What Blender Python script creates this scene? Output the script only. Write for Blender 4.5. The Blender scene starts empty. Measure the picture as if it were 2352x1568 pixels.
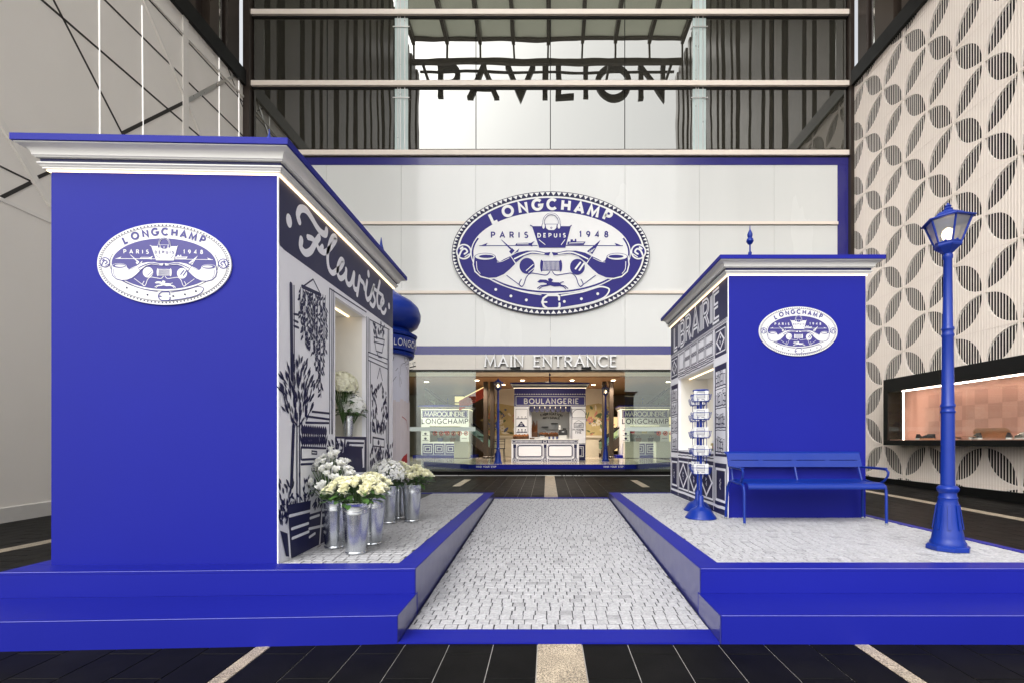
import bpy, bmesh, math, random
from mathutils import Vector, Matrix

RND = random.Random(11)
SC = bpy.context.scene
COL = SC.collection
rad = math.radians

# ------------------------------------------------------------------ camera, sky, sun, exposure
F = 1110.0            # focal length in pixels of a 2352 px wide picture
VX, VY = 1257.0, 1012.0   # vanishing point of the depth axis in that picture
CH = 1.2              # camera height
cam_d = bpy.data.cameras.new('camera')
cam = bpy.data.objects.new('camera', cam_d); COL.objects.link(cam)
cam.location = (0, 0, CH); cam.rotation_euler = (rad(90), 0, 0)
cam_d.sensor_width = 36; cam_d.lens = F / 2352 * 36
cam_d.shift_x = (1176 - VX) / 2352; cam_d.shift_y = (VY - 784) / 2352
cam_d.clip_start = 0.05; cam_d.clip_end = 2000
SC.camera = cam

world = bpy.data.worlds.new('World'); SC.world = world; world.use_nodes = True
wn = world.node_tree.nodes; wl_ = world.node_tree.links
SUN_EL, SUN_AZ = 50, 218       # degrees; the sun stands behind the camera, high and veiled
sky = wn.new('ShaderNodeTexSky'); sky.sky_type = 'NISHITA'; sky.sun_disc = False
sky.sun_elevation = rad(SUN_EL); sky.sun_rotation = rad(SUN_AZ)
sky.dust_density = 6.0; sky.air_density = 1.0; sky.ozone_density = 1.0
hs = wn.new('ShaderNodeHueSaturation'); hs.inputs['Saturation'].default_value = 0.14
wl_.new(sky.outputs[0], hs.inputs['Color'])
wl_.new(hs.outputs[0], wn['Background'].inputs[0])
wn['Background'].inputs[1].default_value = 0.15

sun_d = bpy.data.lights.new('sun', 'SUN'); sun_d.energy = 1.5; sun_d.angle = rad(150); sun_d.color = (1, 0.97, 0.93)
sun = bpy.data.objects.new('sun', sun_d); COL.objects.link(sun)
az = rad(SUN_AZ); el = rad(SUN_EL)
sd = Vector((math.sin(az) * math.cos(el), math.cos(az) * math.cos(el), math.sin(el)))
sun.rotation_euler = sd.to_track_quat('Z', 'Y').to_euler(); sun.location = sd * 60
vs = SC.view_settings
vs.view_transform = 'Standard'; vs.look = 'None'; vs.gamma = 1; vs.use_curve_mapping = False
vs.exposure = 1.1
SC.render.engine = 'CYCLES'
SC.cycles.max_bounces = 7; SC.cycles.diffuse_bounces = 4; SC.cycles.glossy_bounces = 4; SC.cycles.transparent_max_bounces = 8
SC.cycles.caustics_reflective = False; SC.cycles.caustics_refractive = False

# ------------------------------------------------------------------ helpers
ORG = {}
def world_of(o):
    return ORG.get(o.name, Vector((0, 0, 0))) if o else Vector((0, 0, 0))

class MB:
    def __init__(s): s.v = []; s.f = []; s.t = []
    def add(s, vs_, fs, tone=None):
        n = len(s.v); s.v += [tuple(p) for p in vs_]
        for f in fs:
            s.f.append(tuple(i + n for i in f)); s.t.append(0.5 if tone is None else tone)
        return s
    def hexa(s, fn, u0, u1, v0, v1, z0, z1, tone=None):
        p = [fn(u, v, z) for z in (z0, z1) for v in (v0, v1) for u in (u0, u1)]
        return s.add(p, [(0, 2, 3, 1), (4, 5, 7, 6), (0, 1, 5, 4), (1, 3, 7, 5), (3, 2, 6, 7), (2, 0, 4, 6)], tone)
    def box(s, x0, x1, y0, y1, z0, z1, tone=None):
        return s.hexa(lambda a, b, c: (a, b, c), x0, x1, y0, y1, z0, z1, tone)
    def bbox(s, x0, x1, y0, y1, z0, z1, b=0.01):      # box with chamfered top and vertical edges
        def ring(x0, x1, y0, y1, z, c):
            return [(x0 + c, y0, z), (x1 - c, y0, z), (x1, y0 + c, z), (x1, y1 - c, z), (x1 - c, y1, z), (x0 + c, y1, z), (x0, y1 - c, z), (x0, y0 + c, z)]
        rs = [ring(x0, x1, y0, y1, z0, b), ring(x0, x1, y0, y1, z1 - b, b), ring(x0 + b, x1 - b, y0 + b, y1 - b, z1, b)]
        return s.loft(rs, True, True)
    def loft(s, rings, cap0=True, cap1=True, closed=True):
        n = len(rings[0]); vs_ = [p for r in rings for p in r]; fs = []
        for k in range(len(rings) - 1):
            for i in range(n if closed else n - 1):
                j = (i + 1) % n
                fs.append((k * n + i, k * n + j, (k + 1) * n + j, (k + 1) * n + i))
        if cap0: fs.append(tuple(range(n))[::-1])
        if cap1: fs.append(tuple(range((len(rings) - 1) * n, len(rings) * n)))
        return s.add(vs_, fs)
    def lathe(s, prof, c=(0, 0, 0), n=24, rot=0.0, sy=1.0, cap=True):
        rs = []
        for r, z in prof:
            rs.append([(c[0] + r * math.cos(rot + 2 * math.pi * i / n), c[1] + sy * r * math.sin(rot + 2 * math.pi * i / n), c[2] + z) for i in range(n)])
        return s.loft(rs, cap, cap)
    def tube(s, pts, r, n=8, cap=True):
        pts = [Vector(p) for p in pts]; rs = []; up = None
        for i, p in enumerate(pts):
            t = (pts[min(i + 1, len(pts) - 1)] - pts[max(i - 1, 0)]).normalized()
            if up is None:
                up = t.cross(Vector((0, 0, 1)))
                if up.length < 1e-3: up = t.cross(Vector((1, 0, 0)))
            up = (up - t * up.dot(t)).normalized(); w = t.cross(up)
            rr = r[i] if isinstance(r, (list, tuple)) else r
            rs.append([tuple(p + up * rr * math.cos(2 * math.pi * k / n) + w * rr * math.sin(2 * math.pi * k / n)) for k in range(n)])
        return s.loft(rs, cap, cap)
    def bar(s, a, b, wdir, w, ndir, d):                # box between two points, width w along wdir, thick d along ndir
        a = Vector(a); b = Vector(b); W = Vector(wdir) * w / 2; N = Vector(ndir) * d
        p = [a - W, a + W, b + W, b - W]
        return s.add([*p, *[q + N for q in p]], [(0, 1, 2, 3), (4, 7, 6, 5), (0, 4, 5, 1), (1, 5, 6, 2), (2, 6, 7, 3), (3, 7, 4, 0)])
    def prism(s, pts, fn, h0, h1):
        n = len(pts)
        vs_ = [fn(u, v, h0) for u, v in pts] + [fn(u, v, h1) for u, v in pts]
        return s.add(vs_, [tuple(range(n))[::-1], tuple(range(n, 2 * n))] + [(i, (i + 1) % n, n + (i + 1) % n, n + i) for i in range(n)])
    def build(s, name, mat, parent=None, smooth=False, tones=False, normals=True):
        me = bpy.data.meshes.new(name)
        o = world_of(parent)
        me.from_pydata([(a - o.x, b - o.y, c - o.z) for a, b, c in s.v], [], s.f)
        if tones:
            at = me.attributes.new('tone', 'FLOAT', 'FACE'); at.data.foreach_set('value', s.t)
        if normals:
            bm = bmesh.new(); bm.from_mesh(me); bmesh.ops.recalc_face_normals(bm, faces=bm.faces); bm.to_mesh(me); bm.free()
        if smooth:
            me.polygons.foreach_set('use_smooth', [True] * len(me.polygons))
            try: me.set_sharp_from_angle(angle=rad(38))
            except Exception: pass
        me.materials.append(mat)
        ob = bpy.data.objects.new(name, me); COL.objects.link(ob)
        if parent: ob.parent = parent
        ORG[ob.name] = o.copy()
        return ob

def tag(o, label=None, cat=None, group=None, kind=None):
    if label: o['label'] = label
    if cat: o['category'] = cat
    if group: o['group'] = group
    if kind: o['kind'] = kind
    return o
def thing(name, label, cat, loc=(0, 0, 0), group=None):
    o = bpy.data.objects.new(name, None); COL.objects.link(o); o.location = loc; o.empty_display_size = 0.1
    ORG[o.name] = Vector(loc)
    return tag(o, label, cat, group)
def dup(root, loc, rotz=0, label=None, group=None, scale=None):
    def cp(o, par):
        c = o.copy(); COL.objects.link(c); c.parent = par
        for ch in list(o.children): cp(ch, c)
        return c
    kids = list(root.children)
    r = root.copy(); COL.objects.link(r)
    r.location = loc; r.rotation_euler = (0, 0, rotz)
    if scale: r.scale = (scale,) * 3
    for k in kids: cp(k, r)
    if label: r['label'] = label
    if group: r['group'] = group
    return r

# ------------------------------------------------------------------ materials
def mat(name, rgb, rough=0.5, metal=0.0, var=0.06, vscale=6.0, bump=0.0, bscale=60.0, coat=0.0, emis=0.0, ecol=None, spec=0.5, stretch=None, alpha_tone=False):
    m = bpy.data.materials.new(name); m.use_nodes = True
    nt = m.node_tree; n = nt.nodes; l = nt.links
    b = n['Principled BSDF']
    b.inputs['Roughness'].default_value = rough; b.inputs['Metallic'].default_value = metal
    b.inputs['Coat Weight'].default_value = coat; b.inputs['Coat Roughness'].default_value = 0.06
    b.inputs['Specular IOR Level'].default_value = spec
    geo = n.new('ShaderNodeNewGeometry'); vec = geo.outputs['Position']
    if stretch:
        mp = n.new('ShaderNodeMapping'); mp.inputs['Scale'].default_value = stretch; l.new(vec, mp.inputs[0]); vec = mp.outputs[0]
    nz = n.new('ShaderNodeTexNoise'); nz.inputs['Scale'].default_value = vscale; nz.inputs['Detail'].default_value = 4
    l.new(vec, nz.inputs['Vector'])
    mx = n.new('ShaderNodeMix'); mx.data_type = 'RGBA'
    mx.inputs[6].default_value = (*[c * (1 - var) for c in rgb], 1); mx.inputs[7].default_value = (*[min(1, c * (1 + var)) for c in rgb], 1)
    l.new(nz.outputs[0], mx.inputs[0]); l.new(mx.outputs[2], b.inputs['Base Color'])
    rr = n.new('ShaderNodeMapRange'); rr.inputs[3].default_value = max(0.02, rough - 0.05); rr.inputs[4].default_value = min(1, rough + 0.07)
    l.new(nz.outputs[0], rr.inputs[0]); l.new(rr.outputs[0], b.inputs['Roughness'])
    if bump:
        n2 = n.new('ShaderNodeTexNoise'); n2.inputs['Scale'].default_value = bscale; n2.inputs['Detail'].default_value = 3; l.new(vec, n2.inputs['Vector'])
        bp = n.new('ShaderNodeBump'); bp.inputs['Strength'].default_value = bump; bp.inputs['Distance'].default_value = 0.01
        l.new(n2.outputs[0], bp.inputs['Height']); l.new(bp.outputs[0], b.inputs['Normal'])
    if emis:
        b.inputs['Emission Color'].default_value = (*(ecol or rgb), 1); b.inputs['Emission Strength'].default_value = emis
    m.diffuse_color = (*rgb, 1)
    return m

def granite(name, dark, lite, amount, rough, tone=0.0, fine=260, blot=5, lo=.55, hi=1.15, spec=.5):
    m = mat(name, dark, rough, spec=spec)
    nt = m.node_tree; n = nt.nodes; l = nt.links; b = n['Principled BSDF']
    geo = n.new('ShaderNodeNewGeometry')
    a = n.new('ShaderNodeTexNoise'); a.inputs['Scale'].default_value = fine; a.inputs['Detail'].default_value = 2; l.new(geo.outputs['Position'], a.inputs['Vector'])
    c = n.new('ShaderNodeTexNoise'); c.inputs['Scale'].default_value = blot; c.inputs['Detail'].default_value = 6; l.new(geo.outputs['Position'], c.inputs['Vector'])
    r = n.new('ShaderNodeValToRGB'); r.color_ramp.elements[0].position = 0.5 - amount / 2; r.color_ramp.elements[1].position = 0.5 + amount / 2
    r.color_ramp.elements[0].color = (*dark, 1); r.color_ramp.elements[1].color = (*lite, 1); l.new(a.outputs[0], r.inputs[0])
    mx = n.new('ShaderNodeMix'); mx.data_type = 'RGBA'; mx.blend_type = 'MULTIPLY'; mx.inputs[0].default_value = 0.75
    l.new(r.outputs[0], mx.inputs[6])
    r2 = n.new('ShaderNodeMapRange'); r2.inputs[1].default_value = 0.3; r2.inputs[2].default_value = 0.7; r2.inputs[3].default_value = lo; r2.inputs[4].default_value = hi
    l.new(c.outputs[0], r2.inputs[0])
    if tone:
        at = n.new('ShaderNodeAttribute'); at.attribute_name = 'tone'
        mm = n.new('ShaderNodeMath'); mm.operation = 'MULTIPLY_ADD'; l.new(at.outputs['Fac'], mm.inputs[0]); mm.inputs[1].default_value = tone; mm.inputs[2].default_value = 1 - tone / 2
        m3 = n.new('ShaderNodeMath'); m3.operation = 'MULTIPLY'; l.new(r2.outputs[0], m3.inputs[0]); l.new(mm.outputs[0], m3.inputs[1]); l.new(m3.outputs[0], mx.inputs[7])
    else:
        l.new(r2.outputs[0], mx.inputs[7])
    l.new(mx.outputs[2], b.inputs['Base Color'])
    return m

def glassmat(name, tint, refl, rough=0.0, wave=0.0, wscale=0.6, dark=None, gcol=(1, 1, 1)):
    m = bpy.data.materials.new(name); m.use_nodes = True
    nt = m.node_tree; n = nt.nodes; l = nt.links
    for x in list(n):
        if x.type == 'BSDF_PRINCIPLED': n.remove(x)
    out = [x for x in n if x.type == 'OUTPUT_MATERIAL'][0]
    g = n.new('ShaderNodeBsdfGlossy'); g.inputs['Roughness'].default_value = rough; g.inputs['Color'].default_value = (*gcol, 1)
    if dark: t = n.new('ShaderNodeBsdfDiffuse'); t.inputs['Color'].default_value = (*dark, 1)
    else: t = n.new('ShaderNodeBsdfTransparent'); t.inputs['Color'].default_value = (*tint, 1)
    mx = n.new('ShaderNodeMixShader')
    lw_ = n.new('ShaderNodeLayerWeight'); lw_.inputs[0].default_value = 0.5
    pw = n.new('ShaderNodeMath'); pw.operation = 'POWER'; l.new(lw_.outputs['Facing'], pw.inputs[0]); pw.inputs[1].default_value = 5
    ad = n.new('ShaderNodeMath'); ad.operation = 'MULTIPLY_ADD'; ad.use_clamp = True; ad.inputs[1].default_value = 1 - refl; ad.inputs[2].default_value = refl
    l.new(pw.outputs[0], ad.inputs[0]); l.new(ad.outputs[0], mx.inputs[0])
    l.new(t.outputs[0], mx.inputs[1]); l.new(g.outputs[0], mx.inputs[2]); l.new(mx.outputs[0], out.inputs[0])
    if wave:
        geo = n.new('ShaderNodeNewGeometry'); nz = n.new('ShaderNodeTexNoise'); nz.inputs['Scale'].default_value = wscale; nz.inputs['Detail'].default_value = 1.5
        l.new(geo.outputs['Position'], nz.inputs['Vector'])
        bp = n.new('ShaderNodeBump'); bp.inputs['Strength'].default_value = wave; bp.inputs['Distance'].default_value = 0.02
        l.new(nz.outputs[0], bp.inputs['Height']); l.new(bp.outputs[0], g.inputs['Normal'])
    m.diffuse_color = (*tint, 0.4)
    return m

M = {}
M['blue'] = mat('blue_paint', (0.008, 0.0115, 0.218), 0.48, spec=0.14, var=0.10, vscale=0.9, bump=0.05, bscale=30)
M['blue_metal'] = mat('blue_enamel', (0.003, 0.022, 0.21), 0.36, spec=0.3, var=0.05, coat=0.08)
M['vinyl_side'] = mat('blue_vinyl_gloss', (0.028, 0.03, 0.16), 0.30, var=0.06, vscale=9, bump=0.04, bscale=8, coat=0.6)
M['edge'] = mat('worn_vinyl_edge_highlight', (0.16, 0.17, 0.50), 0.4)  # lighter blue: fold wear plus an edge highlight put into the colour
M['navy'] = mat('navy_print', (0.010, 0.011, 0.060), 0.4, spec=0.25, var=0.05)
M['sign_blue'] = mat('sign_blue_print', (0.024, 0.018, 0.17), 0.4, var=0.03)
M['print_white'] = mat('print_white', (0.82, 0.82, 0.87), 0.4, var=0.02)
M['sign_white'] = mat('sign_white', (0.60, 0.60, 0.59), 0.4, var=0.02)
M['oval_white'] = mat('oval_sign_white', (0.84, 0.84, 0.84), 0.4, var=0.02)
M['oval_blue'] = mat('oval_sign_blue', (0.020, 0.015, 0.20), 0.45, spec=0.25, var=0.03)
M['cream_print'] = mat('cream_print', (0.62, 0.62, 0.60), 0.45, var=0.02)
M['moulding'] = mat('white_moulding', (0.66, 0.65, 0.62), 0.45, var=0.04, vscale=3)
M['niche'] = mat('niche_white', (0.80, 0.78, 0.72), 0.5, var=0.02)
M['led'] = mat('led_warm', (1, 0.9, 0.75), 0.5, emis=1.5, ecol=(1, 0.74, 0.42))
M['led_white'] = mat('led_white', (1, 1, 1), 0.5, emis=0.3, ecol=(1, 0.97, 0.92))
M['led_case'] = mat('led_case', (1, 1, 1), 0.5, emis=11, ecol=(1, 0.80, 0.68))
M['led_soft'] = mat('led_soft', (1, .9, .8), 0.5, emis=1.5, ecol=(1, 0.78, 0.5))
M['bulb'] = mat('bulb', (1, 0.9, 0.7), 0.5, emis=4.0, ecol=(1, 0.72, 0.40))
M['downlight'] = mat('downlight', (1, 0.9, 0.7), 0.5, emis=14.0, ecol=(1, 0.80, 0.55))
M['beige'] = mat('beige_cladding', (0.83, 0.79, 0.73), 0.5, var=0.05, vscale=0.7, bump=0.04, bscale=140)
M['skirt'] = mat('pale_skirting', (0.62, 0.60, 0.56), 0.5)
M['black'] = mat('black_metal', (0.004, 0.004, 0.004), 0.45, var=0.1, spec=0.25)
M['groove'] = mat('dark_groove', (0.018, 0.015, 0.012), 0.5)
M['steel'] = mat('brushed_steel', (0.55, 0.54, 0.52), 0.28, metal=1.0, var=0.1)
M['pale_bar'] = mat('pale_bar', (0.80, 0.765, 0.71), 0.35, var=0.03)
M['bronze'] = mat('bronze_panel', (0.040, 0.028, 0.022), 0.38, metal=0.35, var=0.18, vscale=2, spec=0.6)
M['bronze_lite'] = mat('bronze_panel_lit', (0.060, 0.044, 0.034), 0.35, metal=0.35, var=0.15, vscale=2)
M['mirror_strip'] = mat('mirror_strip', (0.65, 0.66, 0.66), 0.12, metal=1.0, var=0.05, bump=0.25, bscale=2.5)
M['beam'] = mat('champagne_beam', (0.85, 0.755, 0.66), 0.42, var=0.03)
M['facade_glass'] = glassmat('facade_glass', (0.1, 0.1, 0.1), 0.23, 0.0, wave=0.22, wscale=0.5, dark=(0.035, 0.033, 0.026), gcol=(0.95, 0.96, 0.92))
M['board'] = mat('gloss_white_hoarding', (0.70, 0.71, 0.69), 0.25, var=0.08, vscale=0.5, coat=0.6, stretch=(1.5, 1, 0.25))  # stretched streaks in the colour imitate reflections on the gloss
M['board_blue'] = mat('gloss_blue_hoarding', (0.020, 0.018, 0.18), 0.22, coat=0.3, var=0.04)
M['fascia'] = mat('fascia', (0.74, 0.70, 0.63), 0.45, var=0.03)
M['letter'] = mat('letter_face', (0.90, 0.90, 0.89), 0.4)
M['letter_side'] = mat('letter_side', (0.03, 0.028, 0.026), 0.5)
M['fin'] = mat('glass_fin', (0.52, 0.62, 0.60), 0.12, var=0.14, vscale=1.2, coat=0.5, stretch=(1, 1, 0.3))
M['clear'] = glassmat('door_glass', (0.82, 0.92, 0.875), 0.06)
M['case_glass'] = glassmat('showcase_glass', (0.97, 0.98, 0.97), 0.03)
M['frost'] = mat('frosted_band', (0.55, 0.63, 0.58), 0.6)
M['cream_wall'] = mat('cream_rib', (0.90, 0.82, 0.74), 0.55, var=0.04, vscale=1.0)
M['cream_back'] = mat('cream_panel', (0.80, 0.71, 0.63), 0.6, var=0.04)
M['void'] = mat('dark_void', (0.008, 0.007, 0.006), 0.8)
M['tile'] = granite('black_granite', (0.0012, 0.0012, 0.0014), (0.008, 0.0077, 0.0072), 0.35, 0.5, tone=0.6, spec=.07)
M['grout'] = mat('grout', (0.36, 0.35, 0.335), 0.8, var=0.3, vscale=3)
M['strip'] = granite('tan_granite', (0.13, 0.105, 0.075), (0.60, 0.50, 0.37), 0.22, 0.35, fine=150)
M['cobble'] = granite('pale_cobble', (0.26, 0.26, 0.275), (0.45, 0.45, 0.465), 0.6, 0.6, tone=0.42, fine=60, blot=26, lo=.84, hi=1.06)
M['joint'] = mat('cobble_joint', (0.055, 0.055, 0.06), 0.8, var=0.5, vscale=14)
M['galv'] = mat('galvanised_steel', (0.62, 0.65, 0.68), 0.24, metal=1.0, var=0.28, vscale=16, bump=0.08, bscale=14)
M['rose'] = mat('cream_petal', (0.93, 0.90, 0.68), 0.5, var=0.10, vscale=40, spec=0.3)
M['white_petal'] = mat('white_petal', (0.95, 0.95, 0.90), 0.5, var=0.05, vscale=40, spec=0.3)
for _k in ('rose', 'white_petal'):
    _b = M[_k].node_tree.nodes['Principled BSDF']; _b.inputs['Subsurface Weight'].default_value = 0.6; _b.inputs['Subsurface Scale'].default_value = 0.012; _b.inputs['Subsurface Radius'].default_value = (1, 1, .9)
M['leaf'] = mat('leaf_green', (0.05, 0.12, 0.025), 0.42, var=0.45, vscale=18)
M['stem'] = mat('stem_green', (0.06, 0.12, 0.03), 0.5, var=0.3)
M['glass_lamp'] = glassmat('lantern_glass', (0.62, 0.60, 0.56), 0.25, rough=0.35)
M['dark_cloth'] = mat('charcoal', (0.02, 0.02, 0.022), 0.6)
M['poster'] = mat('poster_pale', (0.60, 0.60, 0.68), 0.35, var=0.05, vscale=1.6)
M['poster_skin'] = mat('poster_skin', (0.62, 0.56, 0.57), 0.35, var=0.10, vscale=2.0)
M['lips'] = mat('poster_red', (0.38, 0.03, 0.035), 0.3, var=0.25, vscale=9)
M['pink_wall'] = mat('showcase_pink', (0.60, 0.33, 0.25), 0.6, var=0.05)
M['pink_check'] = mat('showcase_check', (0.50, 0.265, 0.20), 0.6, var=0.05)
M['wood'] = mat('maple_wood', (0.42, 0.20, 0.10), 0.4, var=0.3, vscale=6, stretch=(8, 1, 8))
M['wicker'] = mat('wicker', (0.10, 0.045, 0.02), 0.7, var=0.4, vscale=60)
M['bread'] = mat('bread_crust', (0.30, 0.11, 0.035), 0.6, var=0.4, vscale=30)
M['warm_ceiling'] = mat('warm_ceiling', (0.30, 0.16, 0.07), 0.5, var=0.06)
M['cream_ceiling'] = mat('cream_ceiling', (0.60, 0.55, 0.45), 0.6)
M['marble'] = mat('lobby_marble', (0.48, 0.42, 0.36), 0.12, var=0.12, vscale=1.4)
M['lobby_wall'] = mat('lobby_wall', (0.36, 0.30, 0.22), 0.5, var=0.1, vscale=0.8)
M['mural_gold'] = mat('mural_gold', (0.42, 0.34, 0.16), 0.5, var=0.25, vscale=3)
M['mural_green'] = mat('mural_green', (0.08, 0.11, 0.04), 0.5, var=0.4, vscale=5)
M['mural_pink'] = mat('mural_pink', (0.42, 0.17, 0.12), 0.5, var=0.3, vscale=5)
M['mural_blue'] = mat('mural_blue', (0.06, 0.08, 0.20), 0.5, var=0.3, vscale=5)
M['red'] = mat('red_panel', (0.40, 0.045, 0.02), 0.4, var=0.2)
M['amber'] = mat('lit_shop_amber', (0.8, 0.6, 0.3), 0.5, emis=0.55, ecol=(1, 0.72, 0.34))
M['canopy'] = None
def canopy_mat():
    m = bpy.data.materials.new('canopy_membrane'); m.use_nodes = True
    nt = m.node_tree; n = nt.nodes; l = nt.links
    n.remove(n['Principled BSDF']); out = [x for x in n if x.type == 'OUTPUT_MATERIAL'][0]
    d = n.new('ShaderNodeBsdfDiffuse'); d.inputs[0].default_value = (0.6, 0.6, 0.55, 1)
    t = n.new('ShaderNodeBsdfTranslucent'); t.inputs[0].default_value = (0.75, 0.76, 0.68, 1)
    nz = n.new('ShaderNodeTexNoise'); nz.inputs['Scale'].default_value = 0.7
    mr = n.new('ShaderNodeMapRange'); mr.inputs[3].default_value = 0.55; mr.inputs[4].default_value = 0.8; l.new(nz.outputs[0], mr.inputs[0])
    mx = n.new('ShaderNodeMixShader'); l.new(mr.outputs[0], mx.inputs[0]); l.new(d.outputs[0], mx.inputs[1]); l.new(t.outputs[0], mx.inputs[2]); l.new(mx.outputs[0], out.inputs[0])
    return m
M['canopy'] = canopy_mat()

# ------------------------------------------------------------------ flat print: ribbons, fills and a stroke alphabet
def smooth_pts(pts, n=6, closed=False):
    out = []; N = len(pts)
    rng = range(N) if closed else range(N - 1)
    for i in rng:
        g = (lambda k: pts[k % N]) if closed else (lambda k: pts[max(0, min(N - 1, k))])
        p0, p1, p2, p3 = g(i - 1), g(i), g(i + 1), g(i + 2)
        for k in range(n):
            t = k / n
            out.append(tuple(0.5 * (2 * p1[a] + (p2[a] - p0[a]) * t + (2 * p0[a] - 5 * p1[a] + 4 * p2[a] - p3[a]) * t * t + (3 * p1[a] - p0[a] - 3 * p2[a] + p3[a]) * t ** 3) for a in (0, 1)))
    if not closed: out.append(tuple(pts[-1]))
    return out
def ribbon(pts, w, closed=False):
    q = [pts[0]]
    for p in pts[1:]:
        if math.hypot(p[0] - q[-1][0], p[1] - q[-1][1]) > 1e-6: q.append(p)
    pts = q; n = len(pts); L = []; Rr = []
    for i in range(n):
        a = pts[i - 1] if (i > 0 or closed) else None
        b = pts[(i + 1) % n] if (i < n - 1 or closed) else None
        def d(p, q_):
            h = math.hypot(q_[0] - p[0], q_[1] - p[1]) or 1e-9
            return ((q_[0] - p[0]) / h, (q_[1] - p[1]) / h)
        d0 = d(a, pts[i]) if a else d(pts[i], b); d1 = d(pts[i], b) if b else d0
        nx, ny = -(d0[1] + d1[1]), d0[0] + d1[0]; h = math.hypot(nx, ny)
        if h < 1e-6: nx, ny, h = -d0[1], d0[0], 1
        nx /= h; ny /= h
        c = max(0.45, nx * -d0[1] + ny * d0[0])
        ww = (w[i] if isinstance(w, list) else w) / 2 / c
        L.append((pts[i][0] + nx * ww, pts[i][1] + ny * ww)); Rr.append((pts[i][0] - nx * ww, pts[i][1] - ny * ww))
    return L, Rr
def arc(cx, cy, rx, ry, a0, a1, n=14):
    return [(cx + rx * math.cos(rad(a0 + (a1 - a0) * i / n)), cy + ry * math.sin(rad(a0 + (a1 - a0) * i / n))) for i in range(n + 1)]
GL = {
 'A': (.86, [[(0, 0), (.43, 1), (.86, 0)], [(.16, .32), (.70, .32)]]),
 'B': (.66, [[(.02, 0), (.02, 1)], [(.02, 1), (.30, 1)] + arc(.34, .76, .24, .24, 90, -90, 8) + [(.02, .52)], [(.02, .5), (.36, .5)] + arc(.38, .26, .27, .26, 88, -90, 8) + [(.02, 0)]]),
 'C': (.84, [arc(.5, .5, .48, .5, 42, 318, 20)]),
 'D': (.78, [[(.02, 0), (.02, 1), (.26, 1)] + arc(.28, .5, .48, .5, 88, -88, 14) + [(.02, 0)]]),
 'E': (.56, [[(.56, 1), (.02, 1), (.02, 0), (.56, 0)], [(.02, .5), (.46, .5)]]),
 'F': (.54, [[(.54, 1), (.02, 1), (.02, 0)], [(.02, .5), (.44, .5)]]),
 'G': (.92, [arc(.5, .5, .48, .5, 42, 352, 22) + [(.56, .44)]]),
 'H': (.74, [[(.02, 0), (.02, 1)], [(.72, 0), (.72, 1)], [(.02, .5), (.72, .5)]]),
 'I': (.06, [[(.03, 0), (.03, 1)]]),
 'L': (.52, [[(.02, 1), (.02, 0), (.52, 0)]]),
 'M': (.98, [[(0, 0), (.10, 1), (.49, .14), (.88, 1), (.98, 0)]]),
 'N': (.76, [[(.02, 0), (.02, 1), (.74, 0), (.74, 1)]]),
 'O': (1.0, [arc(.5, .5, .5, .5, 0, 360, 26)]),
 'P': (.62, [[(.02, 0), (.02, 1), (.32, 1)] + arc(.34, .73, .27, .27, 88, -88, 9) + [(.02, .46)]]),
 'Q': (1.0, [arc(.5, .5, .5, .5, 0, 360, 26), [(.6, .3), (.95, -.05)]]),
 'R': (.66, [[(.02, 0), (.02, 1), (.32, 1)] + arc(.34, .74, .26, .26, 88, -88, 9) + [(.02, .48)], [(.30, .48), (.66, 0)]]),
 'S': (.60, [arc(.31, .75, .25, .25, 35, 250, 10)[:-1] + arc(.30, .26, .28, .26, 75, -145, 12)]),
 'T': (.70, [[(0, 1), (.70, 1)], [(.35, 1), (.35, 0)]]),
 'U': (.72, [[(.02, 1), (.02, .36)] + arc(.36, .34, .34, .34, 180, 360, 12) + [(.70, 1)]]),
 'V': (.82, [[(0, 1), (.41, 0), (.82, 1)]]),
 'Y': (.78, [[(0, 1), (.39, .46), (.78, 1)], [(.39, .46), (.39, 0)]]),
 'X': (.76, [[(0, 1), (.76, 0)], [(0, 0), (.76, 1)]]),
 '1': (.22, [[(0, .82), (.18, 1), (.18, 0)]]),
 '4': (.62, [[(.46, 0), (.46, 1), (0, .28), (.62, .28)]]),
 '8': (.58, [arc(.29, .76, .22, .24, 0, 360, 14), arc(.29, .26, .28, .26, 0, 360, 14)]),
 '9': (.58, [arc(.29, .70, .28, .30, 0, 360, 14), [(.57, .70), (.50, .32), (.24, 0)]]),
}
def glyph_strokes(ch, serif=0.0):
    w, st = GL[ch]; out = [list(s) for s in st]
    if serif:
        for s in st:
            for (p, q) in ((s[0], s[1]), (s[-1], s[-2])):
                if (abs(p[1]) < .02 or abs(p[1] - 1) < .02) and abs(p[0] - q[0]) < .5 * abs(p[1] - q[1]):
                    out.append([(p[0] - serif, p[1]), (p[0] + serif, p[1])])
            for k in range(1, len(s) - 1):
                if ch in 'EFLDPRMN' and (abs(s[k][1]) < .001 or abs(s[k][1] - 1) < .001) and s[k][0] < .11: out.append([(s[k][0] - serif, s[k][1]), (s[k][0] + .02, s[k][1])])
    return w, out
def text_width(txt, h, gap): return sum((GL[c][0] * h if c != ' ' else .5 * h) for c in txt) + gap * (len(txt) - 1)

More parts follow.
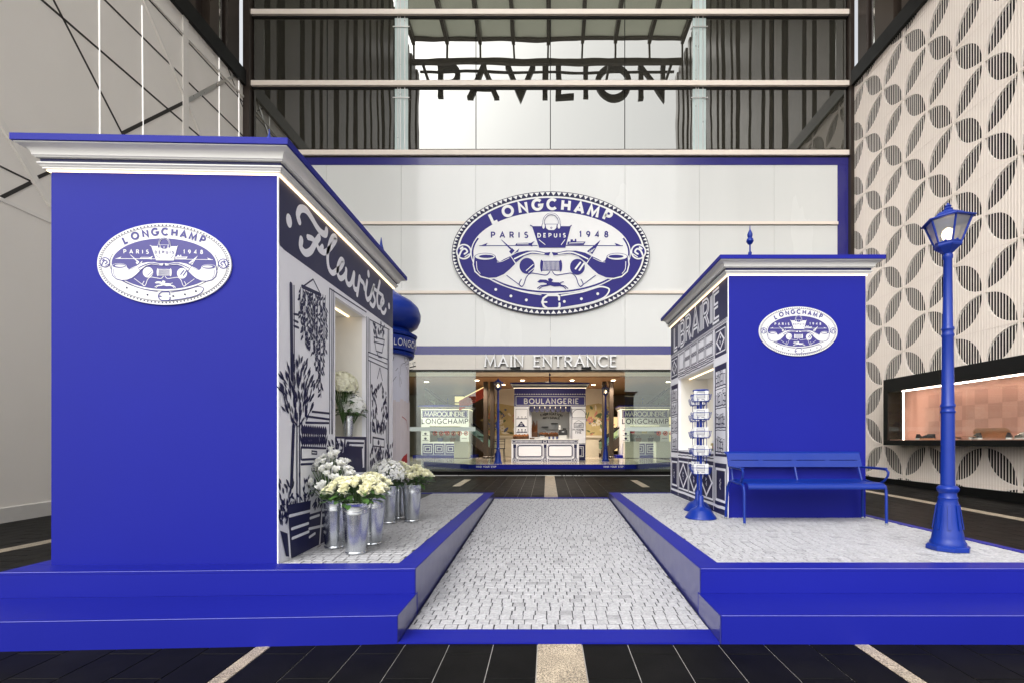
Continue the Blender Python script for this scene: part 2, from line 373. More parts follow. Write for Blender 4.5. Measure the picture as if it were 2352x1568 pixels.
class Art:
    def __init__(s, fn, base=0.0015, step=0.0012): s.fn = fn; s.base = base; s.step = step; s.m = {}; s.k = 0
    def _h(s, lay): s.k += 1; return s.base + lay * s.step + (s.k % 7) * s.step / 9
    def poly(s, pts, col, lay=0):
        h = s._h(lay); mb = s.m.setdefault(col, MB()); mb.add([s.fn(u, v, h) for u, v in pts], [tuple(range(len(pts)))])
    def stroke(s, pts, w, col, lay=0, closed=False, sm=0, cap=True):
        if sm: pts = smooth_pts(pts, sm, closed)
        if closed and math.hypot(pts[0][0] - pts[-1][0], pts[0][1] - pts[-1][1]) < 1e-6: pts = pts[:-1]
        if len(pts) > 2 and not closed and math.hypot(pts[0][0] - pts[-1][0], pts[0][1] - pts[-1][1]) < 1e-6: closed = True; pts = pts[:-1]
        L, Rr = ribbon(pts, w, closed); n = len(L); h = s._h(lay); mb = s.m.setdefault(col, MB())
        P = [s.fn(u, v, h) for u, v in L + Rr]
        fs = [(i, (i + 1) % n, n + (i + 1) % n, n + i) for i in range(n if closed else n - 1)]
        mb.add(P, fs)
        if cap and not closed and not isinstance(w, list):
            for (c, e) in ((pts[0], pts[1]), (pts[-1], pts[-2])):
                a = math.degrees(math.atan2(c[1] - e[1], c[0] - e[0]))
                mb.add([s.fn(u, v, h) for u, v in arc(c[0], c[1], w / 2, w / 2, a - 90, a + 90, 5)], [tuple(range(6))])
    def ell(s, cx, cy, rx, ry, col, lay=0, n=40): s.poly(arc(cx, cy, rx, ry, 0, 360, n)[:-1], col, lay)
    def ring(s, cx, cy, rx, ry, w, col, lay=0, n=48, a0=0, a1=360): s.stroke(arc(cx, cy, rx, ry, a0, a1, n), w, col, lay, cap=False)
    def text(s, txt, x, y, h, w, col, lay=0, gap=None, fit=None, serif=0.0, rot=0.0, cap=False, sx=1.0):
        gap = h * .28 if gap is None else gap
        if fit: gap = (fit - text_width(txt, h, 0) * sx) / max(1, len(txt) - 1)
        c, sn = math.cos(rad(rot)), math.sin(rad(rot)); px = 0
        for ch in txt:
            if ch == ' ': px += .5 * h * sx + gap; continue
            gw, st = glyph_strokes(ch, serif)
            for q in st:
                pts = [((px + a * h * sx), b * h) for a, b in q]
                ww = w
                if serif and len(q) == 2:
                    ww = w * (.55 if abs(q[0][1] - q[1][1]) < .05 else 1.0)
                s.stroke([(x + a * c - b * sn, y + a * sn + b * c) for a, b in pts], ww, col, lay, cap=cap)
            px += gw * h * sx + gap
    def leaf(s, x, y, ang, l, w, col, lay=0):
        c, sn = math.cos(ang), math.sin(ang)
        s.poly([(x + l * t * c - w * k * sn, y + l * t * sn + w * k * c) for t, k in ((0, 0), (.25, .38), (.55, .5), (.8, .3), (1, 0), (.8, -.3), (.55, -.5), (.25, -.38))], col, lay)
    def build(s, parent, prefix):
        obs = [mb.build(prefix, M[col], parent, normals=False) for col, mb in s.m.items()]
        if prefix in ('plant_mural', 'floral_print', 'painted_front', 'painted_panels', 'bookshelf_mural'):
            for o in obs: o['kind'] = 'stuff'
        return obs

S = 0.9408
def reg(rx, ry, sc): return lambda px, py: ((rx + sc * px) * S, (ry + sc * py) * S)
def on_x(x, y, X):            # picture point -> (depth, height) on a plane of constant X
    d = X * F / (x - VX); return d, CH + (VY - y) / F * d
def on_y(x, y, d): return (x - VX) / F * d, CH + (VY - y) / F * d

# ================================================================== THE SETTING
XL, XR, YF = -8.72, 8.80, 14.0          # side walls and facade
def gz(x, y):
    yy = max(-3.0, min(14.0, y)); z = 0.018 * (yy - 2.852)
    k = max(0.0, min(1.0, (yy - 2.0) / 4.0))
    if x < -3: z += 0.035 * (max(x, -9.0) + 3) * k
    if x > 0: z -= 0.0075 * min(x, 9.0) * k
    return z
mb = MB(); xs = [-400] + [-9 + .5 * i for i in range(37)] + [400]; ys = [-400, -40, -3, 0] + [.5 * i for i in range(1, 28)] + [14.05, 14.3, 400]
gv = [(x, y, (gz(x, y) - .002 if y < 14.2 else -0.25)) for y in ys for x in xs]
gf = [(j * len(xs) + i, j * len(xs) + i + 1, (j + 1) * len(xs) + i + 1, (j + 1) * len(xs) + i) for j in range(len(ys) - 1) for i in range(len(xs) - 1)]
ground = tag(mb.add(gv, gf).build('ground', M['grout']), 'dark granite plaza floor with pale joints', 'floor', kind='structure')

def visible_size(x, y, w): return w / max(0.5, y) if y > 0.5 else 0
# granite tiles: long courses running away from the camera, broken joints
tile_list, strip_list = [], []
hidden = [(-3.5, 3.6, 2.95, 8.0)]
cols = [(-.058, .205, 'wide')]
x = -.058
for k in range(34):
    kind = 'narrow' if k == 6 else ('narrow' if k == 24 else 'tile'); w = .2595 if kind == 'tile' else (.085 if k == 6 else .24)
    cols.append((x - w, x, kind)); x -= w
x = .205
for k in range(34):
    kind = 'narrow' if k == 6 else ('narrow' if k == 26 else 'tile'); w = .268 if kind == 'tile' else (.087 if k == 6 else .24)
    cols.append((x, x + w, kind)); x += w
cols.sort()
for k, (xa, xb, kind) in enumerate(cols):
    if xb < XL + .05 or xa > XR - .05: continue
    rr = random.Random(1000 + k); y = 1.624 + (.275 if k % 2 else 0) - .55
    while y < 13.93:
        y1 = min(y + .55, 13.935); xm, ym = (xa + xb) / 2, (y + y1) / 2
        if y1 > 1.5 and not any(a < xm < b and c < y and y1 < d for a, b, c, d in hidden) and abs(xm) < 1.7 * max(ym, 1.2) + 1.6 and y1 - y > .05:
            (tile_list if kind == 'tile' or (kind == 'narrow' and abs(xm) < 2.2 and ym > 9) else strip_list).append((xa, xb, y, y1, rr.random()))
        y = y1
def slab(xa, xb, ya, yb, zf, g=0.0028, top=0.0035, b=0.0015):
    P = []
    for (i, z) in ((g, -0.004), (g, top - b), (g + b, top)):
        P += [(x, y, zf(x, y) + z) for x, y in ((xa + i, ya + i), (xb - i, ya + i), (xb - i, yb - i), (xa + i, yb - i))]
    fs = [(8, 9, 10, 11)] + [(r * 4 + i, r * 4 + (i + 1) % 4, r * 4 + 4 + (i + 1) % 4, r * 4 + 4 + i) for r in (0, 1) for i in range(4)]
    return P, fs
def lay_slabs(lst, name, parent, material, zf, maxn=300, stuffname=None, **kw):
    lst = sorted(lst, key=lambda t: -(t[1] - t[0]) * (t[3] - t[2]) / max(t[2], 1.6) ** 3 if t[2] > 1.9 else 1)
    rest = MB()
    for n, (xa, xb, ya, yb, tone) in enumerate(lst):
        if n < maxn:
            cx, cy = (xa + xb) / 2, (ya + yb) / 2; c = Vector((cx, cy, zf(cx, cy)))
            P, fs = slab(xa, xb, ya, yb, zf, **kw)
            m_ = MB(); m_.add([(p[0] - c.x, p[1] - c.y, p[2] - c.z) for p in P], fs, tone)
            ob = m_.build(name, material, None, tones=True); ob.parent = parent; ob.location = c - world_of(parent)
        else:
            P, fs = slab(xa, xb, ya, yb, zf, **kw); rest.add(P, fs, tone)
    if rest.v: tag(rest.build(stuffname or name, material, parent, tones=True), kind='stuff')
lay_slabs(tile_list, 'granite_tile', ground, M['tile'], gz, 300, 'far_tiles')
lay_slabs(strip_list, 'tan_tile', ground, M['strip'], gz, 120, 'far_tan_tiles')
for xa, xb in ((-2.2, -2.02), (2.2, 2.38)):
    P, fs = slab(xa, xb, 11.2, 12.8, gz, top=.009); MB().add(P, fs).build('tan_tile', M['strip'], ground, tones=True)

# ------------------------------------------------------------------ left beige wall
lw = thing('beige_wall', 'beige panelled wall with slanting dark grooves and white light lines', 'wall', (XL, 9, 0))
mb = MB()
P3 = [XL - .25, XL]
mb.box(XL - .25, XL, 2.0, YF, -0.5, 11.45); mb.build('wall_face', M['beige'], lw)
skv = MB(); n = 14
for i in range(n):
    ya, yb = 2 + 12 * i / n, 2 + 12 * (i + 1) / n
    a, b = gz(XL, ya), gz(XL, yb)
    skv.add([(XL, ya, a - .05), (XL + .03, ya, a - .05), (XL + .03, ya, a + .24), (XL, ya, a + .25), (XL, yb, b - .05), (XL + .03, yb, b - .05), (XL + .03, yb, b + .24), (XL, yb, b + .25)], [(0, 1, 5, 4), (1, 2, 6, 5), (2, 3, 7, 6)])
skv.build('skirting', M['skirt'], lw)
r1 = reg(0, 0, 850 / 2352)
def lwp(px, py, raw=False):
    x, y = (px, py) if raw else r1(px, py)
    d, z = on_x(x, y, XL); return Vector((XL, d, z))
def wall_line(name, material, a, b, w, depth, ext=0.0):
    A, B = lwp(*a), lwp(*b); t = (B - A).normalized()
    def grow(p, d, far):              # run on to the next edge of the wall when the line leaves the part in view
        s_ = 0.0
        while s_ < far and 0.35 < (p + d * (s_ + .05)).z < 11.3 and 2.1 < (p + d * (s_ + .05)).y < 13.9: s_ += .05
        return p + d * s_
    if a[1] <= 0 or a[0] <= 0: A = grow(A, -t, 6)
    if b[1] >= 900 and b[1] < 1100: B = grow(B, t, ext if ext else 4)
    if a[1] >= 900 and a[1] < 1100 and a[0] > 300: A = grow(A, -t, .0)
    wd = Vector((1, 0, 0)).cross(t)
    m_ = MB().bar(A, B, wd, w, (1, 0, 0), depth); return m_.build(name, material, lw)
for a, b, w in (((280, 0), (1335, 912), .045), ((360, 0), (825, 905), .045), ((705, 0), (1640, 920), .045), ((1510, 385), (1640, 725), .04), ((1005, 0), (1640, 690), .035)):
    wall_line('groove', M['groove'], a, b, w, .004, .0)
wall_line('groove', M['groove'], (820, 905), (1250, 690), .065, .008); wall_line('groove', M['groove'], (0, 1340), (210, 1235), .055, .008)
wall_line('groove', M['groove'], (0, 1125), (205, 1225), .03, .006); wall_line('groove', M['groove'], (255, 1200), (345, 1160), .05, .007)
wall_line('steel_bar', M['steel'], (1250, 690), (1500, 555), .085, .02); wall_line('steel_bar', M['steel'], (1500, 555), (1595, 508), .06, .02)
for a, b, w in (((1020, 0), (1650, 665), .06), ((965, 0), (1240, 650), .06), ((1262, 690), (1352, 912), .06), ((0, 830), (345, 1400), .10)):
    wall_line('raised_bar', M['pale_bar'], a, b, w, .035)
for a, b, w in (((668, -200), (674, 1100), .02), ((958, 40), (966, 1100), .022), ((1479, 345), (1480, 1100), .028), ((1612, 500), (1614, 1100), .03)):
    wall_line('light_line', M['led_white'], a, b, w, .012)
wall_line('raised_bar', M['pale_bar'], (1248, 55), (1250, 1150), .17, .03); wall_line('light_line', M['led_white'], (1262, 90), (1264, 1100), .025, .012)
wall_line('raised_bar', M['pale_bar'], (0, 1345), (700, 1660), .06, .012)

# ------------------------------------------------------------------ right ribbed wall with leaf-shaped openings
rw = thing('ribbed_wall', 'cream ribbed wall pierced by rows of dark leaf shapes', 'wall', (XR, 9, 0))
CY0, CZ0, CYs, CZs = 12.69, 1.10, 0.735, 0.775
def lens(ya, za, yb, zb, n=9, bul=0.215):
    dy, dz = yb - ya, zb - za; out = []
    for s_ in (1, -1):
        a = []
        for i in range(n + 1):
            t = i / n; b = s_ * bul * 4 * t * (1 - t) * (1 + 0.25 * (1 - 4 * (t - .5) ** 2) * 0)
            a.append((ya + dy * t - dz * b, za + dz * t + dy * b))
        out.append(a)
    return out
panel, rim = MB(), MB()
wf = lambda y, z, h: (XR + h, y, z)
zlo, zhi = 0.02, 11.45
for i in range(-3, 13):
    for j in range(-2, 15):
        y0, y1 = CY0 - CYs * (i + 1), CY0 - CYs * i; z0, z1 = CZ0 + CZs * (j - 1), CZ0 + CZs * j
        if z1 < zlo or z0 > zhi or y0 > YF: continue
        # corners with even parity carry the leaf tips
        e = .035
        if (i + j) % 2 == 0: A, B = (y1, z1), (y0, z0); c1, c2 = (y0, z1), (y1, z0)
        else: A, B = (y0, z1), (y1, z0); c1, c2 = (y1, z1), (y0, z0)
        la = (A[0] + (B[0] - A[0]) * e, A[1] + (B[1] - A[1]) * e); lb = (B[0] + (A[0] - B[0]) * e, B[1] + (A[1] - B[1]) * e)
        s1, s2 = lens(la[0], la[1], lb[0], lb[1])
        m1 = s1[5]; near1 = (m1[0] - c1[0]) ** 2 + (m1[1] - c1[1]) ** 2 < (m1[0] - c2[0]) ** 2 + (m1[1] - c2[1]) ** 2
        if not near1: s1, s2 = s2, s1
        if y1 > YF or z0 < zlo or z1 > zhi:
            cl = lambda p: (min(p[0], YF), min(max(p[1], zlo), zhi))
        else: cl = lambda p: p
        panel.add([wf(*cl(p), 0) for p in [A, c1, B] + s1[::-1]], [tuple(range(3 + len(s1)))])
        panel.add([wf(*cl(p), 0) for p in [A, c2, B] + s2[::-1]], [tuple(range(3 + len(s2)))])
        lo = s1 + s2[::-1][1:-1]; q = len(lo)
        rim.add([wf(*cl(p), 0) for p in lo] + [wf(*cl(p), .05) for p in lo], [(k, (k + 1) % q, q + (k + 1) % q, q + k) for k in range(q)])
panel.build('pierced_panel', M['cream_back'], rw, normals=False); rim.build('opening_rim', M['cream_wall'], rw, normals=False)
MB().box(XR + .05, XR + .3, 2, YF, -.4, 11.5).build('backing', M['void'], rw)
y = YF - .03; proto = None
while y > 2.6:
    if proto is None:
        proto = MB().bar((XR, y, zlo), (XR, y, zhi), (0, 1, 0), .0165, (-1, 0, 0), .0038).build('slat', M['cream_wall'], rw)
        base_y = y
    else:
        o = proto.copy(); COL.objects.link(o); o.location = (0, y - base_y, 0); o.parent = rw
    y -= .0635
for j in range(0, 15, 2):
    z = CZ0 + CZs * (j - 1)
    if z > .3: MB().bar((XR, 2.6, z), (XR, YF, z), (0, 0, 1), .010, (-1, 0, 0), .0052).build('seam', M['cream_back'], rw)
MB().box(XR - .03, XR + .02, 2.0, YF, -.3, 0.24).build('skirting', M['black'], rw)

# ------------------------------------------------------------------ dark upper storeys above the side walls
for sgn, X, nm, lab in ((-1, XL, 'left', 'dark bronze finned storeys above the beige wall'), (1, XR, 'right', 'dark bronze finned storeys above the ribbed wall')):
    t = thing('upper_storey', lab, 'wall', (X, 2, 11.4))
    xo = lambda d: X - sgn * d
    MB().box(min(xo(-.5), xo(-.2)), max(xo(-.5), xo(-.2)), -5, YF, 11.4, 26).build('wall_face', M['bronze'], t)
    MB().box(min(xo(-.1), xo(.10)), max(xo(-.1), xo(.10)), -5, YF, 11.36, 11.78).build('ledge', M['black'], t)
    for yp in (-4.7, 0.6): MB().bbox(min(xo(-.75), xo(-.15)), max(xo(-.75), xo(-.15)), yp, yp + .6, -.3, 11.35, .04).build('pier', M['bronze'], t)
    y = YF - .35; k = 0; rr = random.Random(5 + sgn)
    while y > -4.6:
        w = rr.choice([.35, .5, .7, .95]); 
        MB().box(min(xo(-.2), xo(.02)), max(xo(-.2), xo(.02)), y - w, y, 11.78, 26).build('fin', M['bronze_lite'] if k % 3 else M['bronze'], t)
        if k % 2 == 0: MB().box(min(xo(-.2), xo(-.08)), max(xo(-.2), xo(-.08)), y - w - .24, y - w - .08, 11.78, 26).build('mirror_strip', M['mirror_strip'], t)
        y -= w + rr.choice([.28, .34, .5]); k += 1

# ------------------------------------------------------------------ glazed facade
fc = thing('glass_facade', 'tall glazed mall facade with champagne horizontal beams', 'facade', (0, YF, 0))
CX = [0.09 + 2.155 * k for k in range(-4, 5)]; CX[0] = -8.50; CX[-1] = 8.66
rows = [9.52, 11.52, 13.57, 15.6, 17.6, 19.6]
for r_ in range(5):
    for c in range(8):
        MB().box(CX[c] + .012, CX[c + 1] - .012, YF, YF + .02, rows[r_] + .12, rows[r_ + 1] - .10).build('glass_pane', M['facade_glass'], fc)
for z in rows:
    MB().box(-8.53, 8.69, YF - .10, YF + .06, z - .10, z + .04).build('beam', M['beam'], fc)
    MB().box(-8.53, 8.69, YF - .03, YF + .06, z - .155, z - .104).build('beam_shadow_strip', M['black'], fc)  # black strip painted in for the shadow line under the beam
for x in (CX[2], CX[6]):
    MB().box(x - .19, x + .19, YF - .02, YF + .03, 9.57, 19.5).build('glass_fin', M['fin'], fc)
    for dx in (-.10, -.03, .10): MB().box(x + dx - .012, x + dx + .012, YF - .034, YF - .022, 9.57, 19.5).build('fin_rib', M['steel'], fc)
    for z in (11.1, 13.15, 15.2): 
        MB().box(x - .24, x + .24, YF - .05, YF - .036, z - .012, z + .012).build('spider_arm', M['steel'], fc)
for xa, xb in ((-8.72, -8.535), (8.695, 8.80)): MB().box(xa, xb, YF - .16, YF + .06, 0.1, 26).build('corner_post', M['bronze'], fc)
MB().box(-8.7, 8.8, YF + .08, YF + .3, 3.95, 26).build('dark_interior', M['void'], fc)

hd = thing('hoarding', 'glossy white hoarding framed in blue above the entrance', 'hoarding', (0, YF, 3.7))
HZ = [3.94, 5.46, 7.455, 9.15]
for r_ in range(3):
    for c in range(8):
        xa = max(CX[c], -8.2) + .003; xb = min(CX[c + 1], 8.385) - .003
        MB().box(xa, xb, YF - .04, YF + .02, HZ[r_] + (.05 if r_ else 0), HZ[r_ + 1] - (.045 if r_ < 2 else 0)).build('white_panel', M['board'], hd)
for z in HZ[1:3]:
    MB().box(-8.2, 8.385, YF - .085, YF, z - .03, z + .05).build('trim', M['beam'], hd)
    MB().box(-8.2, 8.385, YF - .05, YF, z - .045, z - .0305).build('trim_shadow_strip', M['black'], hd)  # black strip stands in for the shadow below the trim
MB().box(-8.53, 8.69, YF - .05, YF + .02, 9.153, 9.36).build('blue_border', M['board_blue'], hd)
MB().box(-8.53, 8.69, YF - .05, YF + .02, 3.69, 3.937).build('blue_border', M['board_blue'], hd)
MB().box(8.388, 8.69, YF - .048, YF + .02, 3.94, 9.15).build('blue_border', M['board_blue'], hd)
MB().box(-8.53, -8.203, YF - .048, YF + .02, 3.94, 9.15).build('blue_border', M['board_blue'], hd)

fa = thing('entrance_fascia', 'pale fascia over the doors with raised entrance lettering', 'fascia', (0, YF, 3.24))
for xa, xb in ((-8.53, -2.07), (-2.064, 0.087), (0.093, 2.242), (2.248, 8.69)):
    MB().box(xa, xb, YF - .06, YF + .25, 3.26, 3.686).build('fascia_panel', M['fascia'], fa)
MB().box(-8.53, 8.69, YF - .05, YF + .25, 3.225, 3.257).build('door_track', M['black'], fa)
lx0, lx1 = on_y(1116, 0, YF)[0], on_y(1414, 0, YF)[0]
txt = 'MAIN ENTRANCE'; lh = 0.30; gap = (lx1 - lx0 - text_width(txt, lh, 0)) / (len(txt) - 1); px = lx0
kz = 0
for ch in txt:
    if ch == ' ': px += .5 * lh + gap; continue
    gw, st = glyph_strokes(ch, .12); side, face = MB(), MB()
    for q in st:
        kz += 1; pts = [(px + a * lh, 3.335 + b * lh) for a, b in q]
        ww = .05
        if len(q) == 2: ww = .030 if abs(q[0][1] - q[1][1]) < .05 else .055
        if len(pts) > 2 and math.hypot(pts[0][0] - pts[-1][0], pts[0][1] - pts[-1][1]) < 1e-6: pts = pts[:-1]; cl_ = True
        else: cl_ = False
        L, Rr = ribbon(pts, ww, cl_); n = len(L); e = (kz % 7) * .0006
        for i in range(n if cl_ else n - 1):
            j = (i + 1) % n; quad = [L[i], L[j], Rr[j], Rr[i]]
            MBf = lambda u, v, h: (u, YF - .06 - h, v)
            side.prism(quad, MBf, .002, .10 + e); face.add([MBf(u, v, .102 + e) for u, v in quad], [(0, 1, 2, 3)])
    lt = side.build('letter', M['letter_side'], fa); face.build('letter_face', M['letter'], lt, normals=False)
    px += gw * lh + gap
for x in (on_y(1184, 0, YF)[0], on_y(1346, 0, YF)[0]):
    MB().bbox(x - .14, x + .14, YF - .14, YF - .062, 3.27, 3.34, .012).build('door_sensor', M['black'], fa)

# glass either side of the open doorway
for side, cols, lab in (('left', (0, 1, 2), 'clear glass screen left of the open doorway'), ('right', (5, 6, 7), 'clear glass screen right of the open doorway')):
    t = thing('glass_screen', lab, 'glass screen', (CX[cols[1]], YF + .05, .33))
    for c in cols:
        xa, xb = CX[c] + .01, CX[c + 1] - .01
        pn = MB().box(xa, xb, YF + .04, YF + .052, .335, 3.224).build('pane', M['clear'], t)
        MB().box(xa + .01, xb - .01, YF + .030, YF + .038, 1.49, 1.61).build('frosted_band', M['frost'], pn)
        if c not in (2, 5): continue
        for k in range(6):
            a = Art(lambda u, v, h: (u, YF + .038 - h, v), .002, .001); cx = (xb - .2 - k * .19) if c > 3 else (xa + .95 + k * .18)
            a.ring(cx, 1.43, .055, .055, .018, 'red', 0, 16); a.stroke([(cx - .035, 1.43 - .035), (cx + .035, 1.43 + .035)], .014, 'red', 1); a.ell(cx, 1.43, .02, .03, 'groove', 0, 8)
            a.build(pn, 'prohibition_sticker')
if True:
    st_ = MB().box(-8.53, 8.69, YF - .06, YF + 1.0, 0.05, .33); tag(st_.build('threshold_step', M['tile'], tones=True), 'dark granite threshold step under the glass doors', 'step', kind='structure')
    MB().box(-8.5, 8.66, YF - .064, YF - .061, .20, .222).build('edge_strip', M['steel'], bpy.data.objects['threshold_step'])

# ------------------------------------------------------------------ lobby
tag(MB().box(-13, 13, YF + .9, 31, .1, .326).build('lobby_floor', M['marble']), 'polished beige marble floor of the lobby', 'floor', kind='structure')
tag(MB().box(-13, 13, YF + .06, 22.4, 4.2, 4.4).build('lobby_ceiling', M['cream_ceiling']), 'cream lobby ceiling just inside the doors', 'ceiling', kind='structure')
tag(MB().box(-13, 13, 22.4, 31, 4.15, 4.45).build('inner_ceiling', M['warm_ceiling']), 'warm brown ceiling deeper in the lobby', 'ceiling', kind='structure')
tag(MB().box(-13, 13, 31, 31.2, 0, 4.5).build('lobby_wall', M['lobby_wall']), 'tan back wall of the lobby', 'wall', kind='structure')
for x in (-13.2, 13): tag(MB().box(x, x + .2, YF + .06, 31, 0, 4.5).build('lobby_wall', M['lobby_wall']), 'tan side wall of the lobby', 'wall', kind='structure')

mr = thing('mural_screen', 'lobby wall with a floral mural behind the bakery kiosk', 'mural', (0, 27.3, .33))
MB().box(-3.6, 3.7, 27.3, 27.5, .33, 4.15).build('screen', M['cream_ceiling'], mr)
a = Art(lambda u, v, h: (u, 27.3 - h, v), .004, .003)
z0m, z1m = on_y(0, 999, 27.3)[1], on_y(0, 925, 27.3)[1]
a.poly([(-3.55, z0m), (3.65, z0m), (3.65, z1m - .25), (2.9, z1m), (2.0, z1m - .15), (.1, z1m - .3), (-1.9, z1m - .15), (-2.8, z1m), (-3.55, z1m - .2)], 'mural_gold', 0)
rr = random.Random(3)
for k in range(150):
    x = rr.uniform(-3.5, 3.6); z = rr.uniform(z0m + .1, z1m - .35); c = rr.choice(['mural_green', 'mural_green', 'mural_pink', 'mural_blue', 'mural_gold', 'cream_ceiling'])
    if c == 'mural_green' or rr.random() < .3: a.leaf(x, z, rr.uniform(0, 6.28), rr.uniform(.25, .5), rr.uniform(.09, .16), c, 1 + k % 4)
    else:
        rA = rr.uniform(.07, .16)
        for q in range(6): a.leaf(x, z, q * 1.047 + rr.random() * .2, rA * 1.5, rA * .9, c, 1 + k % 4)
        a.ell(x, z, rA * .35, rA * .35, 'mural_gold', 6, 10)
a.build(mr, 'floral_print')
MB().box(-3.6, 3.7, 27.2, 27.29, z0m - .12, z0m).build('ledge', M['cream_ceiling'], mr)
for x, lab in ((on_y(1116, 0, 24)[0], 'outer bronze lobby column left of the bakery kiosk'), (on_y(1131, 0, 24)[0], 'inner bronze lobby column left of the bakery kiosk'), (on_y(1388, 0, 24)[0], 'inner bronze lobby column right of the bakery kiosk'), (on_y(1404, 0, 24)[0], 'outer bronze lobby column right of the bakery kiosk')):
    t = thing('lobby_column', lab, 'column', (x, 24, .33), 'bronze lobby columns')
    MB().bbox(x - .11, x + .11, 23.9, 24.1, .33, 4.14, .02).build('shaft', M['bronze_lite'], t)
    MB().bbox(x - .15, x + .15, 23.86, 24.14, .33, .45, .02).build('base', M['bronze'], t)
# escalators, one each side of the mural
for sg, lab in ((-1, 'escalator rising to the left of the floral mural'), (1, 'escalator rising to the right of the floral mural')):
    t = thing('escalator', lab, 'escalator', (sg * 4.3, 26.5, .33))
    A, B = Vector((sg * 2.9, 26.6, .42)), Vector((sg * 6.6, 26.6, 3.3))
    for dy in (-.55, .55):
        MB().bar(A + Vector((0, dy, .0)), B + Vector((0, dy, 0)), (0, 0, 1), .55, (0, .06, 0), 1).build('side_panel', M['bronze_lite'], t)
        MB().tube([A + Vector((0, dy, .75)), B + Vector((0, dy, .75))], .05, 8).build('handrail', M['black'], t)
        MB().bar(A + Vector((0, dy + .02, .5)), B + Vector((0, dy + .02, .5)), (0, 0, 1), .45, (0, .02, 0), 1).build('glass_side', M['clear'], t)
    for k in range(12):
        p = A.lerp(B, (k + .5) / 12); MB().box(p.x - .17, p.x + .17, 26.12, 27.08, p.z, p.z + .22).build('step', M['steel'], t)
rb = thing('red_balustrade', 'red lit balustrade beside the left lobby columns', 'balustrade', (-3.7, 25.2, 3.0))
MB().bar((-4.6, 25.2, 3.05), (-3.25, 25.2, 3.75), (0, 0, 1), .5, (0, .1, 0), 1).build('red_panel', M['red'], rb); MB().bar((-4.6, 25.19, 3.34), (-3.25, 25.19, 4.04), (0, 0, 1), .05, (0, -.04, 0), 1).build('rail', M['amber'], rb)
for x, w, n_, lab in ((-5.55, .32, 8, 'tall amber lit bead curtain behind the left leather kiosk'), (3.95, .7, 3, 'small amber lit shop shelf beside the right columns'), (8.4, .9, 4, 'amber lit shopfront at the far right of the lobby')):
    t = thing('lit_shopfront', lab, 'shopfront', (x, 30.6, .33))
    MB().box(x - w, x + w, 30.5, 30.95, .33, 4.1 if n_ == 8 else 2.9).build('surround', M['bronze_lite'], t)
    for k in range(n_): MB().box(x - w + .04, x + w - .04, 30.46, 30.497, .6 + k * (3.5 if n_ == 8 else 2.2) / n_, .52 + (k + 1) * (3.5 if n_ == 8 else 2.2) / n_).build('lit_shelf', M['amber'], t)
for k, (x, y) in enumerate([(-3.4, 23.4), (-1.2, 23.4), (3.2, 23.4), (1.2, 23.4), (-2.3, 25.2), (2.4, 25.2), (-6, 24), (6, 24), (-6.5, 20), (6.5, 20), (-4, 16.6), (4, 16.6), (0, 15.6), (-9, 18), (9, 18), (0, 20.4)]):
    zc = 4.148 if y > 22.4 else 4.198
    t = thing('downlight', 'round warm ceiling downlight recessed in the lobby ceiling', 'light', (x, y, zc), 'lobby ceiling downlights')
    MB().lathe([(.13, -.012), (.13, -.001)], (x, y, zc), 16).build('trim_ring', M['moulding'], t); MB().lathe([(.10, -.016), (.10, -.0125)], (x, y, zc), 16).build('lamp_disc', M['downlight'], t)
    if k in (1, 4, 7, 8, 9, 10, 11, 13, 14): continue
    ld = bpy.data.lights.new('downlight_lamp', 'SPOT'); ld.energy = 310; ld.color = (1, .86, .68); ld.spot_size = rad(140); ld.spot_blend = .8; ld.shadow_soft_size = .1
    lo = bpy.data.objects.new('downlight_lamp', ld); COL.objects.link(lo); lo.parent = t; lo.location = (0, 0, -.05)

# ------------------------------------------------------------------ canopy over the forecourt (seen in the facade glass)
cn = thing('entrance_canopy', 'high translucent canopy with dark sign letters over the forecourt', 'canopy', (0, -2, 24))
for k in range(8):
    xa, xb = -8.6 + 2.16 * k, -8.6 + 2.16 * (k + 1)
    MB().add([(xa + .1, 5.0, 27.3), (xb - .1, 5.0, 27.3), (xb - .1, -2.9, 27.0), (xa + .1, -2.9, 27.0), (xa + .1, 5.0, 27.35), (xb - .1, 5.0, 27.35), (xb - .1, -2.9, 27.05), (xa + .1, -2.9, 27.05)], [(0, 1, 2, 3), (4, 7, 6, 5), (0, 4, 5, 1), (1, 5, 6, 2), (2, 6, 7, 3), (3, 7, 4, 0)]).build('membrane', M['canopy'], cn)
for k in range(9):
    x = -8.6 + 2.16 * k
    MB().box(x - .11, x + .11, -3, 5, 26.6, 27.2).build('rafter', M['bronze'], cn); MB().box(x - .06, x + .06, -3.05, -2.95, 25.4, 27).build('clerestory_post', M['bronze'], cn)
for y, z0, z1 in ((-3.1, 25.3, 25.6), (-3.1, 26.9, 27.1), (1.2, 26.5, 26.9), (5.0, 26.6, 27.3)): MB().box(-8.7, 8.7, y, y + .25, z0, z1).build('cross_beam', M['bronze'], cn)
for z in (25.6, 26.3): MB().box(-8.7, 8.7, -5.1, -4.98, z, z + .12).build('sign_rail', M['black'], cn)
for x in (-8, -4, 0, 4, 8): MB().box(x - .08, x + .08, -5.05, -3.0, 25.3, 25.45).build('bracket', M['black'], cn)
txt = 'PAVILION'; lh = 2.1; px = -7.4; gap = (15.4 - text_width(txt, lh, 0)) / 7
